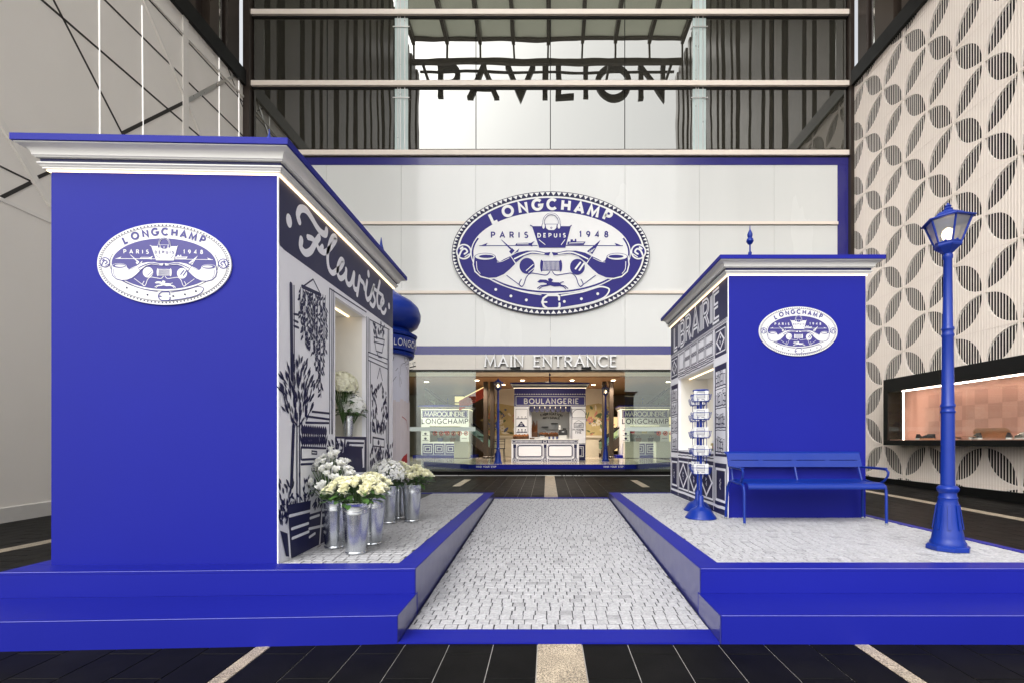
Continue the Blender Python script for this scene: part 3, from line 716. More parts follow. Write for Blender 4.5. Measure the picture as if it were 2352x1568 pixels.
for ch in txt:
    gw, st = glyph_strokes(ch, .09); m_ = MB()
    for q in st:
        pts = [(px + a_ * lh, 24.8 + b_ * lh) for a_, b_ in q]; cl_ = math.hypot(pts[0][0] - pts[-1][0], pts[0][1] - pts[-1][1]) < 1e-6
        if cl_: pts = pts[:-1]
        ww = .36 if not (len(q) == 2 and abs(q[0][1] - q[1][1]) < .05) else .2
        L, Rr = ribbon(pts, ww, cl_); n = len(L)
        for i in range(n if cl_ else n - 1):
            j = (i + 1) % n; m_.prism([L[i], L[j], Rr[j], Rr[i]], lambda u, v, h: (u, -5.2 - h, v), 0, .25)
    m_.build('sign_letter', M['black'], cn); px += gw * lh + gap

# ================================================================== PLATFORMS AND RAMP
cob_vars = []
def cobble_mesh(lx, ly, rr):
    j = lambda: rr.uniform(-.0022, .0022); h = .0048
    c0 = [(-lx / 2 + j(), -ly / 2 + j()), (lx / 2 + j(), -ly / 2 + j()), (lx / 2 + j(), ly / 2 + j()), (-lx / 2 + j(), ly / 2 + j())]
    P = [(x, y, 0) for x, y in c0] + [(x, y, h - .0015) for x, y in c0] + [(x * .95, y * .95, h + rr.uniform(-.0005, .0005)) for x, y in c0]
    fs = [(8, 9, 10, 11)] + [(r * 4 + i, r * 4 + (i + 1) % 4, r * 4 + 4 + (i + 1) % 4, r * 4 + 4 + i) for r in (0, 1) for i in range(4)]
    return P, fs
rr = random.Random(21)
for k in range(14):
    tone = rr.choice([.2, .45, .55, .6, .7, .75, .8, .85, .9, .95, 1.0, 1.0]) if k > 1 else (.0 if k == 0 else .1)
    P, fs = cobble_mesh(.0745, .0665, rr); cob_vars.append((P, fs, tone))
cob_me = []
for P, fs, tone in cob_vars:
    o = MB().add(P, fs, tone).build('cobble', M['cobble'], None, tones=True); cob_me.append(o.data); bpy.data.objects.remove(o)
def lay_cobbles(parent, x0, x1, y0, y1, zf, skip=lambda x, y: False, seed=1, rot=0.0):
    rr = random.Random(seed); pos = []; py_, row = .0738, 0
    y = y0 + py_ / 2
    while y < y1 - .03:
        x = x0 - rr.uniform(0, .03) - (row % 2) * .038
        while x < x1:
            w = .0795 * rr.uniform(.88, 1.14)
            xa, xb = max(x, x0), min(x + w, x1)
            if xb - xa > .018 and not skip((xa + xb) / 2, y): pos.append(((xa + xb) / 2, y + rr.uniform(-.0015, .0015), (xb - xa - rr.uniform(.0035, .0095)) / .0745))
            x += w
        y += py_; row += 1
    pos.sort(key=lambda p: p[1]); rest = MB()
    for n, (x, y, sx) in enumerate(pos):
        v = rr.randrange(2, 14) if rr.random() > .05 else rr.randrange(0, 2)
        if n < 300:
            o = bpy.data.objects.new('cobble', cob_me[v]); COL.objects.link(o); o.parent = parent
            o.location = Vector((x, y, zf(y))) - world_of(parent); o.scale = (sx, 1, 1); o.rotation_euler = (rot, 0, rr.uniform(-.01, .01))
        else:
            P, fs, tone = cob_vars[v]; rest.add([(x + p[0] * sx, y + p[1], zf(y) + p[1] * math.tan(rot) + p[2]) for p in P], fs, tone)
    if rest.v: tag(rest.build('far_cobbles', M['cobble'], parent, tones=True), kind='stuff')

HT, H1 = 0.34, 0.171
def xyprism(pts, z0, z1): return MB().prism(pts, lambda u, v, h: (u, v, h), z0, z1)
# left platform
lp = thing('left_platform', 'blue stepped platform under the flower kiosk', 'platform', (-2.2, 3.3, 0))
xyprism([(-3.6, 2.73), (-.885, 2.852), (-.885, 3.30), (-3.6, 3.20)], -.08, H1).build('lower_step', M['blue'], lp)
xyprism([(-3.6, 3.16), (-.894, 3.262), (-.894, 8.11), (-3.6, 8.11)], H1 + .001, HT - .018).build('upper_step', M['blue'], lp)
xyprism([(-3.6, 3.30), (-.90, 3.30), (-.90, 8.105), (-3.6, 8.105)], -.05, H1).build('base', M['blue'], lp)
xyprism([(-3.6, 3.16), (-.894, 3.262), (-.894, 3.262 + .155), (-3.6, 3.16 + .21)], HT - .017, HT).build('front_kerb', M['blue'], lp)
xyprism([(-1.046, 3.419), (-.894, 3.419), (-.894, 8.11), (-1.046, 8.11)], HT - .017, HT).build('ramp_kerb', M['blue'], lp)
xyprism([(-3.6, 8.02), (-1.048, 8.02), (-1.048, 8.11), (-3.6, 8.11)], HT - .017, HT).build('back_kerb', M['blue'], lp)
xyprism([(-3.6, 3.375), (-3.46, 3.375), (-3.46, 8.018), (-3.6, 8.018)], HT - .017, HT).build('outer_kerb', M['blue'], lp)
MB().box(-3.45, -1.05, 3.42, 8.015, HT - .017, HT - .009).build('deck_bed', M['joint'], lp)
xyprism([(-.886, 2.856), (-.882, 2.856), (-.882, 3.262), (-.886, 3.262)], -.05, H1 - .002).build('step_cheek', M['vinyl_side'], lp)
MB().box(-.893, -.888, 3.268, 8.105, -.02, HT - .003).build('ramp_cheek', M['vinyl_side'], lp)
lay_cobbles(lp, -1.90, -1.05, 3.425, 8.0, lambda y: HT - .0085, lambda x, y: x < -1.885 and y < 5.95, seed=2)
# right platform
rp = thing('right_platform', 'blue stepped platform under the bookshop kiosk and bench', 'platform', (2.4, 3.3, 0))
MB().box(1.028, 3.75, 2.852, 3.30, -.12, H1).build('lower_step', M['blue'], rp)
MB().box(1.038, 3.75, 3.262, 8.11, H1 + .001, HT - .018).build('upper_step', M['blue'], rp)
MB().box(1.045, 3.75, 3.30, 8.105, -.05, H1).build('base', M['blue'], rp)
MB().box(1.038, 3.75, 3.262, 3.43, HT - .017, HT).build('front_kerb', M['blue'], rp)
MB().box(1.038, 1.205, 3.432, 8.11, HT - .017, HT).build('ramp_kerb', M['blue'], rp)
MB().box(1.207, 3.75, 8.02, 8.11, HT - .017, HT).build('back_kerb', M['blue'], rp)
MB().box(3.67, 3.75, 3.432, 8.018, HT - .017, HT).build('outer_kerb', M['blue'], rp)
MB().box(1.207, 3.668, 3.432, 8.018, HT - .017, HT - .009).build('deck_bed', M['joint'], rp)
MB().box(1.021, 1.027, 2.856, 3.262, -.05, H1 - .002).build('step_cheek', M['vinyl_side'], rp)
MB().box(1.031, 1.037, 3.268, 8.105, -.02, HT - .003).build('ramp_cheek', M['vinyl_side'], rp)
lay_cobbles(rp, 1.209, 3.666, 3.434, 8.015, lambda y: HT - .0085, lambda x, y: 2.06 < x < 3.58 and y > 5.47, seed=3)
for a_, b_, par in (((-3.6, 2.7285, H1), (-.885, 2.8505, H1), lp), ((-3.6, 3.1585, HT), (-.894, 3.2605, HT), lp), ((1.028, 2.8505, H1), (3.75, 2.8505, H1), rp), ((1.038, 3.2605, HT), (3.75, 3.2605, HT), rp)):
    MB().bar(a_, b_, (0, 0, 1), .003, (0, -1, 0), .001).build('worn_edge_highlight', M['edge'], par)  # thin pale strip on each step edge, wear and painted highlight together
# ramp
rmp = thing('ramp', 'sloping ramp paved with pale cobbles between the two platforms', 'ramp', (.07, 2.85, 0))
RS = .0467
rz = lambda y: .006 + RS * (y - 2.852)
RX0, RX1 = -.880, 1.019
def wedge(x0, x1, y0, y1, dz, zb=-.10): return MB().add([(x0, y0, zb), (x1, y0, zb), (x1, y1, zb), (x0, y1, zb), (x0, y0, rz(y0) + dz), (x1, y0, rz(y0) + dz), (x1, y1, rz(y1) + dz), (x0, y1, rz(y1) + dz)], [(0, 3, 2, 1), (4, 5, 6, 7), (0, 1, 5, 4), (1, 2, 6, 5), (2, 3, 7, 6), (3, 0, 4, 7)])
wedge(RX0, RX1, 3.035, 8.04, 0).build('ramp_bed', M['joint'], rmp)
wedge(RX0, RX1, 2.852, 3.033, .006).build('front_border', M['blue'], rmp)
wedge(RX0, RX1, 8.042, 8.11, .007).build('back_border', M['blue'], rmp)
lay_cobbles(rmp, RX0 + .004, RX1 - .004, 3.037, 8.038, lambda y: rz(y) + .001, seed=4, rot=math.atan(RS))

# ================================================================== EMBLEM
def emblem(parent, fn, cx, cz, width, inv, step, thick):
    s = width / 2 / 1042.0
    A_, B_ = 1042.0, 648.0
    E = lambda x, y: (cx + (x - 1152) * s, cz - (y - 757) * s)
    EE = lambda pts: [E(*p) for p in pts]
    MIR = lambda pts: [(2312 - x, y) for x, y in pts]
    Fc, Bc = ('sign_white', 'sign_blue') if inv else ('oval_blue', 'oval_white')
    rimc, toothc = ('sign_white', 'navy') if inv else ('navy', 'oval_white')
    MB().prism([(cx + A_ * s * math.cos(k * math.pi / 48), cz + B_ * s * math.sin(k * math.pi / 48)) for k in range(96)], fn, 0.0008, thick).build('plate', M[rimc], parent)
    a = Art(fn, thick + step, step)
    W = lambda pts, w, c, lay, **kw: a.stroke(EE(pts), w * s, c, lay, **kw)
    Pn = lambda pts, c, lay: a.poly(EE(pts), c, lay)
    C = lambda x, y, rx, ry, c, lay, n=32: a.ell(*E(x, y), rx * s, ry * s, c, lay, n)
    N = 110
    for k in range(N):                                   # stitched rim
        t0 = 2 * math.pi * k / N; dt = math.pi / N
        o = lambda t, q: E(1152 + (A_ - q) * math.cos(t), 757 + (B_ - q) * math.sin(t))
        a.poly([o(t0 - dt * .85, 8), o(t0 + dt * .85, 8), o(t0, 44)] if not inv else [o(t0 - dt * .6, 44), o(t0 + dt * .6, 44), o(t0, 14)], toothc, 0)
    a.ring(*E(1152, 757), (A_ - 64) * s, (B_ - 60) * s, 18 * s, 'sign_white' if inv else 'oval_white', 0, 90)
    if inv: a.ring(*E(1152, 757), (A_ - 58) * s, (B_ - 55) * s, 8 * s, 'navy', 1, 90)
    C(1152, 757, 967, 576, Fc, 1, 90)
    if not inv: C(1152, 757, 842, 434, 'oval_white', 2, 90)
    else: C(1152, 757, 836, 428, 'sign_white', 2, 90); a.ring(*E(1152, 757), 842 * s, 434 * s, 8 * s, 'navy', 3, 80, -200, 20)
    C(1152, 757, 812, 404, Bc, 3, 90) if inv else a.ring(*E(1152, 757), 822 * s, 412 * s, 18 * s, Fc, 3, 90, -202, 22)
    for ch, x, y, r_, sx in (('L', 548, 388, 25, 1), ('O', 700, 318, 15, 1), ('N', 860, 280, 10, 1), ('G', 1007, 252, 5, 1), ('C', 1160, 246, 0, 1), ('H', 1312, 258, -5, 1), ('A', 1455, 286, -11, 1), ('M', 1602, 322, -17, 1), ('P', 1752, 366, -24, 1)):
        h = 100 * s; w = GL[ch][0] * h; c, sn = math.cos(rad(r_)), math.sin(rad(r_)); ex, ez = E(x, y)
        a.text(ch, ex - (w / 2 * c - h / 2 * sn), ez - (w / 2 * sn + h / 2 * c), h, 30 * s, Bc, 4, rot=r_)
    a.text('PARIS', *E(528, 597), 56 * s, 13 * s, Fc, 4, fit=382 * s)
    a.text('1948', *E(1456, 590), 56 * s, 13 * s, Fc, 4, fit=296 * s)
    for mir in (False, True):
        q = MIR if mir else (lambda p: p)
        W(q([(405, 682), (1010, 680)]), 8, Fc, 4); Pn(q([(400, 686), (490, 652), (470, 682)]), Fc, 4)
        body = [(352, 800), (344, 880), (362, 950), (418, 1000), (500, 1021), (580, 1016), (660, 982), (720, 932), (778, 874), (730, 792), (662, 824), (618, 850), (590, 838), (572, 800)]
        W(q(body), 26, Bc, 5, closed=True); Pn(q(body), Fc, 6)
        a.ell(*E(*q([(462, 800)])[0]), 112 * s, 40 * s, Fc, 7); a.ell(*E(*q([(462, 798)])[0]), 104 * s, 33 * s, Bc, 8); a.ell(*E(*q([(476, 797)])[0]), 78 * s, 17 * s, Fc, 9)
        W(q([(372, 850), (378, 930), (410, 975)]), 7, Bc, 7, sm=4); W(q([(590, 855), (640, 848), (715, 812)]), 6, Bc, 7, sm=4)
        stem = [(733, 792), (800, 757), (900, 736), (1000, 736), (1095, 756), (1150, 750), (1132, 788), (1060, 777), (955, 768), (875, 792), (786, 862)]
        W(q(stem), 14, Bc, 7, closed=True); Pn(q(stem), Fc, 8); W(q([(772, 822), (870, 776), (960, 752), (1080, 768)]), 15, Bc, 9, sm=5)
        W(q([(1142, 955), (1105, 990), (1010, 978), (940, 972), (895, 1015), (870, 1085), (845, 1112), (820, 1085), (842, 1037)]), 9, Fc, 5, sm=5)
        W(q([(690, 995), (850, 1114)]), 8, Fc, 5)
        cx_, cy_ = q([(238, 745)])[0]
        C(cx_, cy_, 82, 82, Bc, 4); C(cx_, cy_, 66, 66, Fc, 5); W(q([(190, 790), (215, 735), (250, 715), (275, 745), (245, 770)]), 18, Bc, 6, sm=4); W(q([(225, 700), (205, 715)]), 20, Bc, 6); W(q([(250, 800), (295, 770)]), 10, Bc, 6)
    C(903, 895, 80, 84, Fc, 5); W([(895, 945), (968, 880)], 9, Bc, 6); W([(920, 965), (980, 915)], 7, Bc, 6)
    C(1432, 905, 78, 84, Fc, 5); W([(1412, 925), (1462, 860)], 18, Bc, 6); W([(1452, 940), (1500, 870)], 18, Bc, 6)
    Pn([(628, 618), (640, 622), (742, 712), (728, 724)], Fc, 5); Pn([(715, 745), (745, 708), (772, 735), (738, 772)], Fc, 6); Pn([(760, 770), (820, 712), (808, 750), (775, 782)], Fc, 6)
    Pn([(1676, 622), (1590, 770), (1532, 742)], Fc, 5)
    for k in range(3): W([(1610 - k * 22, 712 + k * 12), (1582 - k * 14, 748 + k * 8)], 6, Bc, 6)
    Pn([(955, 478), (1362, 478), (1305, 704), (1030, 704)], Fc, 6); W([(938, 468), (962, 482)], 10, Fc, 6); W([(1368, 470), (1352, 486)], 10, Fc, 6)
    hp = [(1076, 470), (1082, 405), (1118, 360), (1160, 350), (1202, 362), (1236, 408), (1240, 470)]
    W(hp, 22, Fc, 7, sm=5); W(hp, 12, Bc, 8, sm=5)
    fl = [(1096, 460), (1216, 460), (1208, 500), (1186, 520), (1130, 520), (1104, 500)]
    W(fl, 10, Fc, 8, closed=True); Pn(fl, Bc, 9); a.ring(*E(1158, 497), 8 * s, 8 * s, 5 * s, Fc, 10, 10)
    for x in (1076, 1238): C(x, 478, 20, 34, Fc, 8); C(x, 478, 14, 28, Bc, 9)
    a.text('DEPUIS', *E(1016, 594), 38 * s, 10 * s, Bc, 8, fit=290 * s)
    W([(1030, 622), (1092, 672)], 7, Bc, 8); W([(1300, 622), (1262, 674)], 7, Bc, 8)
    Pn([(775, 680), (795, 655), (900, 652), (940, 655), (985, 632), (955, 668), (960, 692), (930, 683), (780, 685)], Fc, 5); W([(800, 665), (915, 664)], 8, Bc, 6)
    Pn([(1325, 672), (1332, 640), (1360, 640), (1360, 616), (1385, 616), (1385, 632), (1405, 632), (1405, 612), (1420, 612), (1422, 640), (1518, 640), (1498, 674)], Fc, 5); W([(1345, 656), (1495, 652)], 8, Bc, 6)
    Pn([(1050, 842), (1262, 842), (1262, 944), (1050, 944)], Fc, 5)
    for x in (1056, 1256): C(x, 893, 16, 62, Fc, 6)
    for k in range(13): W([(1078 + k * 13, 850), (1070 + k * 14, 938)], 5, Bc, 7)
    for pts in ([(1010, 1060), (1040, 1038), (1100, 1040), (1135, 1058), (1180, 1066), (1240, 1068), (1265, 1085), (1240, 1108), (1190, 1112), (1150, 1100), (1100, 1108), (1110, 1080), (1070, 1068), (1030, 1072)], [(1130, 1060), (1122, 1030), (1148, 1022), (1176, 1040), (1160, 1066)]): Pn(pts, Fc, 6)
    for pts in ([(1110, 1095), (1050, 1102), (1012, 1128)], [(1120, 1102), (1060, 1112), (1030, 1138)], [(1230, 1100), (1285, 1112), (1310, 1138)], [(1245, 1095), (1300, 1105), (1332, 1132)], [(1255, 1070), (1285, 1062)]): W(pts, 9, Fc, 6)
    for x, y in ((574, 1142), (733, 1210), (895, 1252), (1295, 1268), (1474, 1240), (1646, 1187)): C(x, y, 15, 15, Bc if not inv else 'navy', 4, 12)
    lc = Bc if not inv else 'sign_blue'
    W([(1240, 1250), (1240, 1215), (1222, 1202), (1120, 1202), (1075, 1235), (1062, 1275), (1078, 1315), (1118, 1342), (1228, 1340), (1244, 1322), (1244, 1288)], 22 if not inv else 15, lc, 5); W([(1075, 1274), (1108, 1274)], 18, lc, 5)
    W([(1262, 1206), (1480, 1168), (1620, 1125), (1690, 1112), (1766, 1140), (1730, 1212), (1640, 1260), (1480, 1302), (1262, 1338)], 16 if not inv else 11, lc, 5, sm=4)
    W([(520, 1035), (700, 1118), (880, 1172), (1050, 1198)], 10, lc, 5, sm=4)
    a.build(parent, 'emblem_print')

# big oval sign on the hoarding
bs = thing('oval_sign', 'large white and blue oval emblem sign on the hoarding', 'sign', (0.1, YF - .09, 6.57))
emblem(bs, lambda u, v, h: (u, YF - .088 - h, v), 0.10, 6.573, 5.68, False, .003, .05)

# ================================================================== KIOSKS
def cornice(P, w, dp, zt, par, ledm=None, fs_=.94):
    ledm = ledm or M['led']
    def sweep(prof, material, name, close=False):
        rs = []
        for o, z in prof: rs.append([P(-o, -o, z), P(w + o, -o, z), P(w + o, dp + o, z), P(-o, dp + o, z)])
        return MB().loft(rs, close, close).build(name, material, par, smooth=False)
    led = sweep([(.002, zt - .001), (.016, zt - .001), (.016, zt + .005), (.002, zt + .005)], ledm, 'led_strip')
    sweep([(.0, zt + .008), (.030, zt + .008), (.030, zt + .018), (.036, zt + .022), (.040, zt + .030), (.050, zt + .036), (.050, zt + .044), (.0, zt + .045)], M['moulding'], 'lower_moulding')
    sweep([(.036, zt + .0455), (.038, zt + .072)], M['navy'], 'groove_band')
    pr = [(.0, zt + .0725), (.056, zt + .0725), (.060, zt + .079), (.064, zt + .082)] + [(.066 + .054 * (1 - math.cos(t)), zt + .083 + .050 * math.sin(t)) for t in [k * math.pi / 16 for k in range(9)]] + [(.124, zt + .136), (.124, zt + .141), (0, zt + .1415)]
    o = sweep(pr, M['moulding'], 'crown_moulding'); o.data.polygons.foreach_set('use_smooth', [True] * len(o.data.polygons)); o.data.set_sharp_from_angle(angle=rad(40))
    sweep([(.136, zt + .1425), (.136, zt + .186)], M['blue'], 'roof_slab', True)
    rf = MB(); c0 = [P(-.13, -.13, zt + .187), P(w + .13, -.13, zt + .187), P(w + .13, dp + .13, zt + .187), P(-.13, dp + .13, zt + .187)]
    a_, b_ = (w * .42, dp * .42) ; c1 = [P(a_, b_, zt + .32), P(w - a_, b_, zt + .32), P(w - a_, dp - b_, zt + .32), P(a_, dp - b_, zt + .32)]
    roof = rf.loft([c0, c1]).build('roof', M['blue_metal'], par)
    c = P(w / 2, dp / 2, zt + .315)
    MB().lathe([(r_, z_ * fs_) for r_, z_ in [(.07, 0), (.075, .03), (.04, .06), (.025, .12), (.022, .19), (.03, .20), (.05, .235), (.03, .27), (.018, .28), (.03, .30), (.038, .325), (.028, .35), (.014, .36), (.012, .42), (.022, .43), (.026, .455), (.018, .475), (.011, .48), (.010, .58), (.03, .59), (.05, .625), (.044, .66), (.026, .68), (.034, .70), (.036, .73), (.022, .77), (.009, .80), (.004, .86)]], c, 16).build('finial', M['blue_metal'], roof, smooth=True)

WH = 2.72
def shop_kiosk(name, label, Cx, Cy, sx, k, w, dp, nv, nz, nd=.45):
    t = thing(name, label, 'kiosk', (Cx + sx * w / 2, Cy + dp / 2, HT))
    P = lambda u, v, z: (Cx + sx * u, Cy + v + k * u, z)
    z0, zt = HT - .016, HT + WH
    MB().hexa(P, .008, w, 0, .04, z0, zt).build('front_wall', M['blue'], t)
    MB().hexa(P, w - .04, w, .0405, dp, z0, zt).build('outer_wall', M['blue'], t)
    MB().hexa(P, .0405, w - .0405, dp - .04, dp, z0, zt).build('back_wall', M['blue'], t)
    sw = MB(); (va, vb), (za, zb) = nv, nz
    for v0, v1, a, b in ((.0, va, z0, zt), (vb, dp, z0, zt), (va, vb, z0, za), (va, vb, zb, zt)):
        sw.hexa(P, 0, .04 if v0 > 0 else .0078, v0, v1, a, b)
    sw.build('printed_wall', M['print_white'], t)
    ni = MB(); ni.hexa(P, .0405, nd, va - .02, va - .0005, za, zb); ni.hexa(P, .0405, nd, vb + .0005, vb + .02, za, zb); ni.hexa(P, .0405, nd, va, vb, zb + .0005, zb + .02)
    ni.hexa(P, nd, nd + .02, va - .02, vb + .02, za - .02, zb + .02); ni.hexa(P, .0405, nd, va, vb, za - .02, za - .0005)
    n_ = ni.build('niche', M['niche'], t)
    MB().hexa(P, nd * .35, nd * .35 + .02, va + .03, vb - .03, zb - .010, zb - .003).build('niche_led', M['led'], n_)
    MB().hexa(P, -.012, w + .012, -.0125, dp + .012, z0, z0 + .001).build('base_line', M['navy'], t)
    cornice(P, w, dp, zt, t)
    return t, P

# ---- flower kiosk
LX, LY = -1.891, 3.397
fk, LP = shop_kiosk('flower_kiosk', 'blue flower kiosk with printed plant mural, nearest on the left', LX, LY, -1, -.0304, 1.547, 2.52, (.913, 1.637), (1.235, 2.485))
fn_front = lambda u, v, h: (u, LY - .0304 * (LX - u) - h, v)
emblem(fk, fn_front, -2.663, 2.427, .911, True, .0006, .012)
fs = Art(lambda u, v, h: (LX + h, u, v), .001, .0009)
q5, q6 = reg(600, 350, 460 / 1603), reg(650, 700, 410 / 918)
w5 = lambda pts: [on_x(*q5(*p), LX) for p in pts]
w6 = lambda pts: [on_x(*q6(*p), LX) for p in pts]
YB = LY + 2.515
# navy band with a rounded lower corner
fs.poly([(LY + .012, 3.058), (LY + .012, 2.60), (LY + .02, 2.578), (LY + .08, 2.568), (YB, 2.568), (YB, 3.058)], 'navy', 0)
SWD = .050
for pts, wd in (([(452, 665), (440, 610), (462, 560), (510, 570), (560, 640), (600, 710), (640, 760), (675, 775), (685, 740)], .058),
                ([(470, 820), (466, 885), (505, 935), (552, 915), (585, 855), (622, 800)], .058), ([(525, 800), (565, 815), (600, 860), (622, 905), (650, 880)], .045),
                ([(628, 912), (668, 930), (722, 885), (765, 815), (742, 795), (712, 850), (693, 960), (703, 1060), (735, 1105), (768, 1085)], SWD),
                ([(768, 1085), (802, 1060), (828, 1010), (808, 992), (784, 1040), (780, 1110), (800, 1150), (828, 1140), (850, 1105)], SWD),
                ([(852, 1075), (850, 1150), (868, 1200), (895, 1190), (917, 1110)], SWD), ([(920, 1105), (914, 1190), (925, 1240), (944, 1245)], SWD),
                ([(945, 1290), (958, 1200), (966, 1140), (976, 1165), (1000, 1195), (1008, 1240)], SWD),
                ([(1030, 1175), (1018, 1270), (1032, 1330), (1056, 1315)], SWD), ([(1056, 1315), (1088, 1215), (1082, 1275), (1098, 1340), (1082, 1385), (1058, 1365)], SWD),
                ([(1138, 1180), (1116, 1300), (1122, 1385), (1142, 1400)], SWD), ([(1092, 1240), (1165, 1300)], .04),
                ([(1140, 1395), (1172, 1350), (1162, 1318), (1146, 1370), (1154, 1430), (1176, 1445), (1190, 1415)], .045)):
    fs.stroke(w5(pts), wd, 'print_white', 2, sm=6)
for p, r_ in (((365, 660), .05), ((1042, 1112), .042), ((1217, 1385), .04)):
    u, v = on_x(*q5(*p), LX); fs.ell(u, v, r_ * .8, r_, 'print_white', 2, 16)
def rect_lines(art, conv, lines, w, col, lay=1):
    for ln in lines: art.stroke(conv(ln), w, col, lay)
# frame lines of the painted shop front
rect_lines(fs, w6, [[(134, -10), (140, 500)], [(148, 760), (136, 1090)]], .042, 'navy')
rect_lines(fs, w6, [[(150, -5), (152, 400)], [(345, 10), (345, 800)], [(358, 15), (356, 800)], [(368, 20), (362, 800)], [(548, 165), (548, 1000)], [(556, 170), (556, 1000)], [(564, 175), (566, 360)], [(670, 235), (668, 960)], [(565, 180), (672, 235)], [(558, 355), (664, 395)],
     [(560, 378), (660, 420)], [(558, 400), (664, 448)], [(568, 405), (568, 850)], [(345, 10), (546, 140)]], .012, 'navy')
rect_lines(fs, w6, [[(665, 240), (664, 960)]], .022, 'navy')
rect_lines(fs, w6, [[(150, 150), (175, 155)], [(150, 185), (172, 195)], [(150, 215), (175, 225)], [(250, 680), (345, 690)], [(215, 705), (345, 722)], [(215, 740), (340, 742)], [(190, 875), (325, 880)], [(190, 880), (190, 940)], [(196, 942), (330, 935)], [(190, 968), (330, 960)]], .018, 'navy')
rr = random.Random(8)
# hanging plant: hook, board and strands of leaves
rect_lines(fs, w6, [[(255, -40), (200, 0)], [(255, -40), (290, 30)]], .012, 'navy'); rect_lines(fs, w6, [[(195, 0), (295, 45)]], .03, 'navy')
for k in range(11):
    x = 186 + k * 13.6; ytop = 5 + k * 4.5; L = [200, 270, 300, 320, 300, 340, 420, 520, 560, 420, 300][k]
    fs.stroke(w6([(x, ytop), (x + rr.uniform(-4, 4), ytop + L * .5), (x + rr.uniform(-3, 5), ytop + L)]), .008, 'navy', 1, sm=4)
    y = ytop + 10
    while y < ytop + L:
        u, v = w6([(x, y)])[0]; s_ = rr.choice([-1, 1])
        fs.leaf(u, v, -1.57 + s_ * rr.uniform(.5, 1.0), rr.uniform(.045, .07), rr.uniform(.016, .028), 'navy', 1 + k % 3); y += rr.uniform(17, 27)
# topiary tree with upright leaves, trunk and planter
for k in range(165):
    t_ = rr.random() * 6.283; q = math.sqrt(rr.random()); x = 172 + 86 * q * math.cos(t_); y = 590 + 178 * q * math.sin(t_)
    u, v = w6([(x, y)])[0]; fs.leaf(u, v, 1.57 - (x - 172) / 86 * .9 + rr.uniform(-.35, .35), rr.uniform(.06, .10), rr.uniform(.014, .024), 'navy', 1 + k % 4)
rect_lines(fs, w6, [[(166, 690), (166, 1180)], [(180, 690), (182, 1170)], [(168, 760), (140, 720)], [(176, 760), (205, 715)]], .016, 'navy', 2)
for k in range(100):                              # bushes at the foot
    x = rr.uniform(68, 162) if k < 50 else rr.uniform(176, 330); top = 1075 if k < 50 else 1040 + (x - 176) * .35
    y = rr.uniform(top, 1310 if k < 50 else 1230)
    u, v = w6([(x, y)])[0]; fs.leaf(u, v, rr.uniform(.6, 2.6), rr.uniform(.05, .075), rr.uniform(.016, .026), 'navy', 1 + k % 4)
fs.poly(w6([(108, 1190), (240, 1165), (235, 1240), (320, 1215), (326, 1385), (150, 1475), (128, 1480), (118, 1260)]), 'navy', 5)
fs.poly(w6([(72, 1330), (112, 1345), (124, 1472), (104, 1470)]), 'navy', 5)
rect_lines(fs, w6, [[(122, 1250), (235, 1222)], [(236, 1262), (285, 1245)], [(135, 1320), (225, 1290)], [(230, 1320), (318, 1300)], [(138, 1372), (228, 1335)], [(232, 1365), (262, 1345)], [(300, 1230), (288, 1400)], [(116, 1330), (126, 1480)]], .022, 'print_white', 6)
# tulip box
for k in range(12):
    u, v = w6([(196 + k * 11.5, 868)])[0]; fs.stroke([(u, v), (u + rr.uniform(-.01, .01), v + .10)], .012, 'navy', 1); fs.leaf(u, v + .08, 1.57, .09, .05, 'navy', 2); fs.leaf(u, v, 1.2, .10, .025, 'navy', 2); fs.leaf(u, v, 1.95, .10, .025, 'navy', 3)
fs.stroke(w6([(248, 895), (275, 898), (275, 912), (248, 910)]), .012, 'navy', 1, closed=True); fs.stroke(w6([(248, 990), (275, 992), (275, 1004), (248, 1002)]), .012, 'navy', 1, closed=True)
# chest under the niche
fs.poly(w6([(376, 815), (545, 818), (545, 1010), (376, 1010)]), 'navy', 1); fs.poly(w6([(432, 832), (536, 834), (534, 985), (525, 985), (522, 880), (440, 872), (432, 880)]), 'print_white', 2)
fs.poly(w6([(440, 880), (520, 884), (526, 980), (440, 985)]), 'navy', 3); rect_lines(fs, w6, [[(440, 850), (530, 852)], [(440, 872), (525, 876)]], .02, 'navy', 4)
fs.poly(w6([(380, 826), (425, 828), (420, 900), (380, 960)]), 'print_white', 2)
for k in range(60):
    x = rr.uniform(335, 450); y = rr.uniform(845 + abs(x - 390) * .6, 980); u, v = w6([(x, y)])[0]; fs.leaf(u, v, rr.uniform(.7, 2.4), rr.uniform(.05, .08), .032, 'navy', 4 + k % 3)
# right strip: bowl with plant, hanging wreath, drawers, bushes
fs.stroke(w6([(588, 275), (600, 350), (632, 360), (645, 290), (588, 275)]), .014, 'navy', 1); rect_lines(fs, w6, [[(588, 300), (644, 315)], [(606, 360), (612, 380), (630, 385)]], .014, 'navy')
for k in range(28):
    u, v = w6([(rr.uniform(588, 645), rr.uniform(215, 290))])[0]; fs.leaf(u, v, rr.uniform(.6, 2.5), rr.uniform(.05, .08), .03, 'navy', 1 + k % 3)
rect_lines(fs, w6, [[(620, 440), (606, 500)], [(620, 440), (634, 510)]], .012, 'navy')
for k in range(75):
    sd_ = rr.random()
    if sd_ < .45: x = rr.uniform(574, 606)
    elif sd_ < .9: x = rr.uniform(632, 658)
    else: x = rr.uniform(600, 640)
    y = rr.uniform(515, 540) if sd_ >= .9 else rr.uniform(525, 740)
    u, v = w6([(x, y)])[0]; fs.leaf(u, v, -1.57 + rr.uniform(-.7, .7), rr.uniform(.05, .08), .026, 'navy', 1 + k % 4)
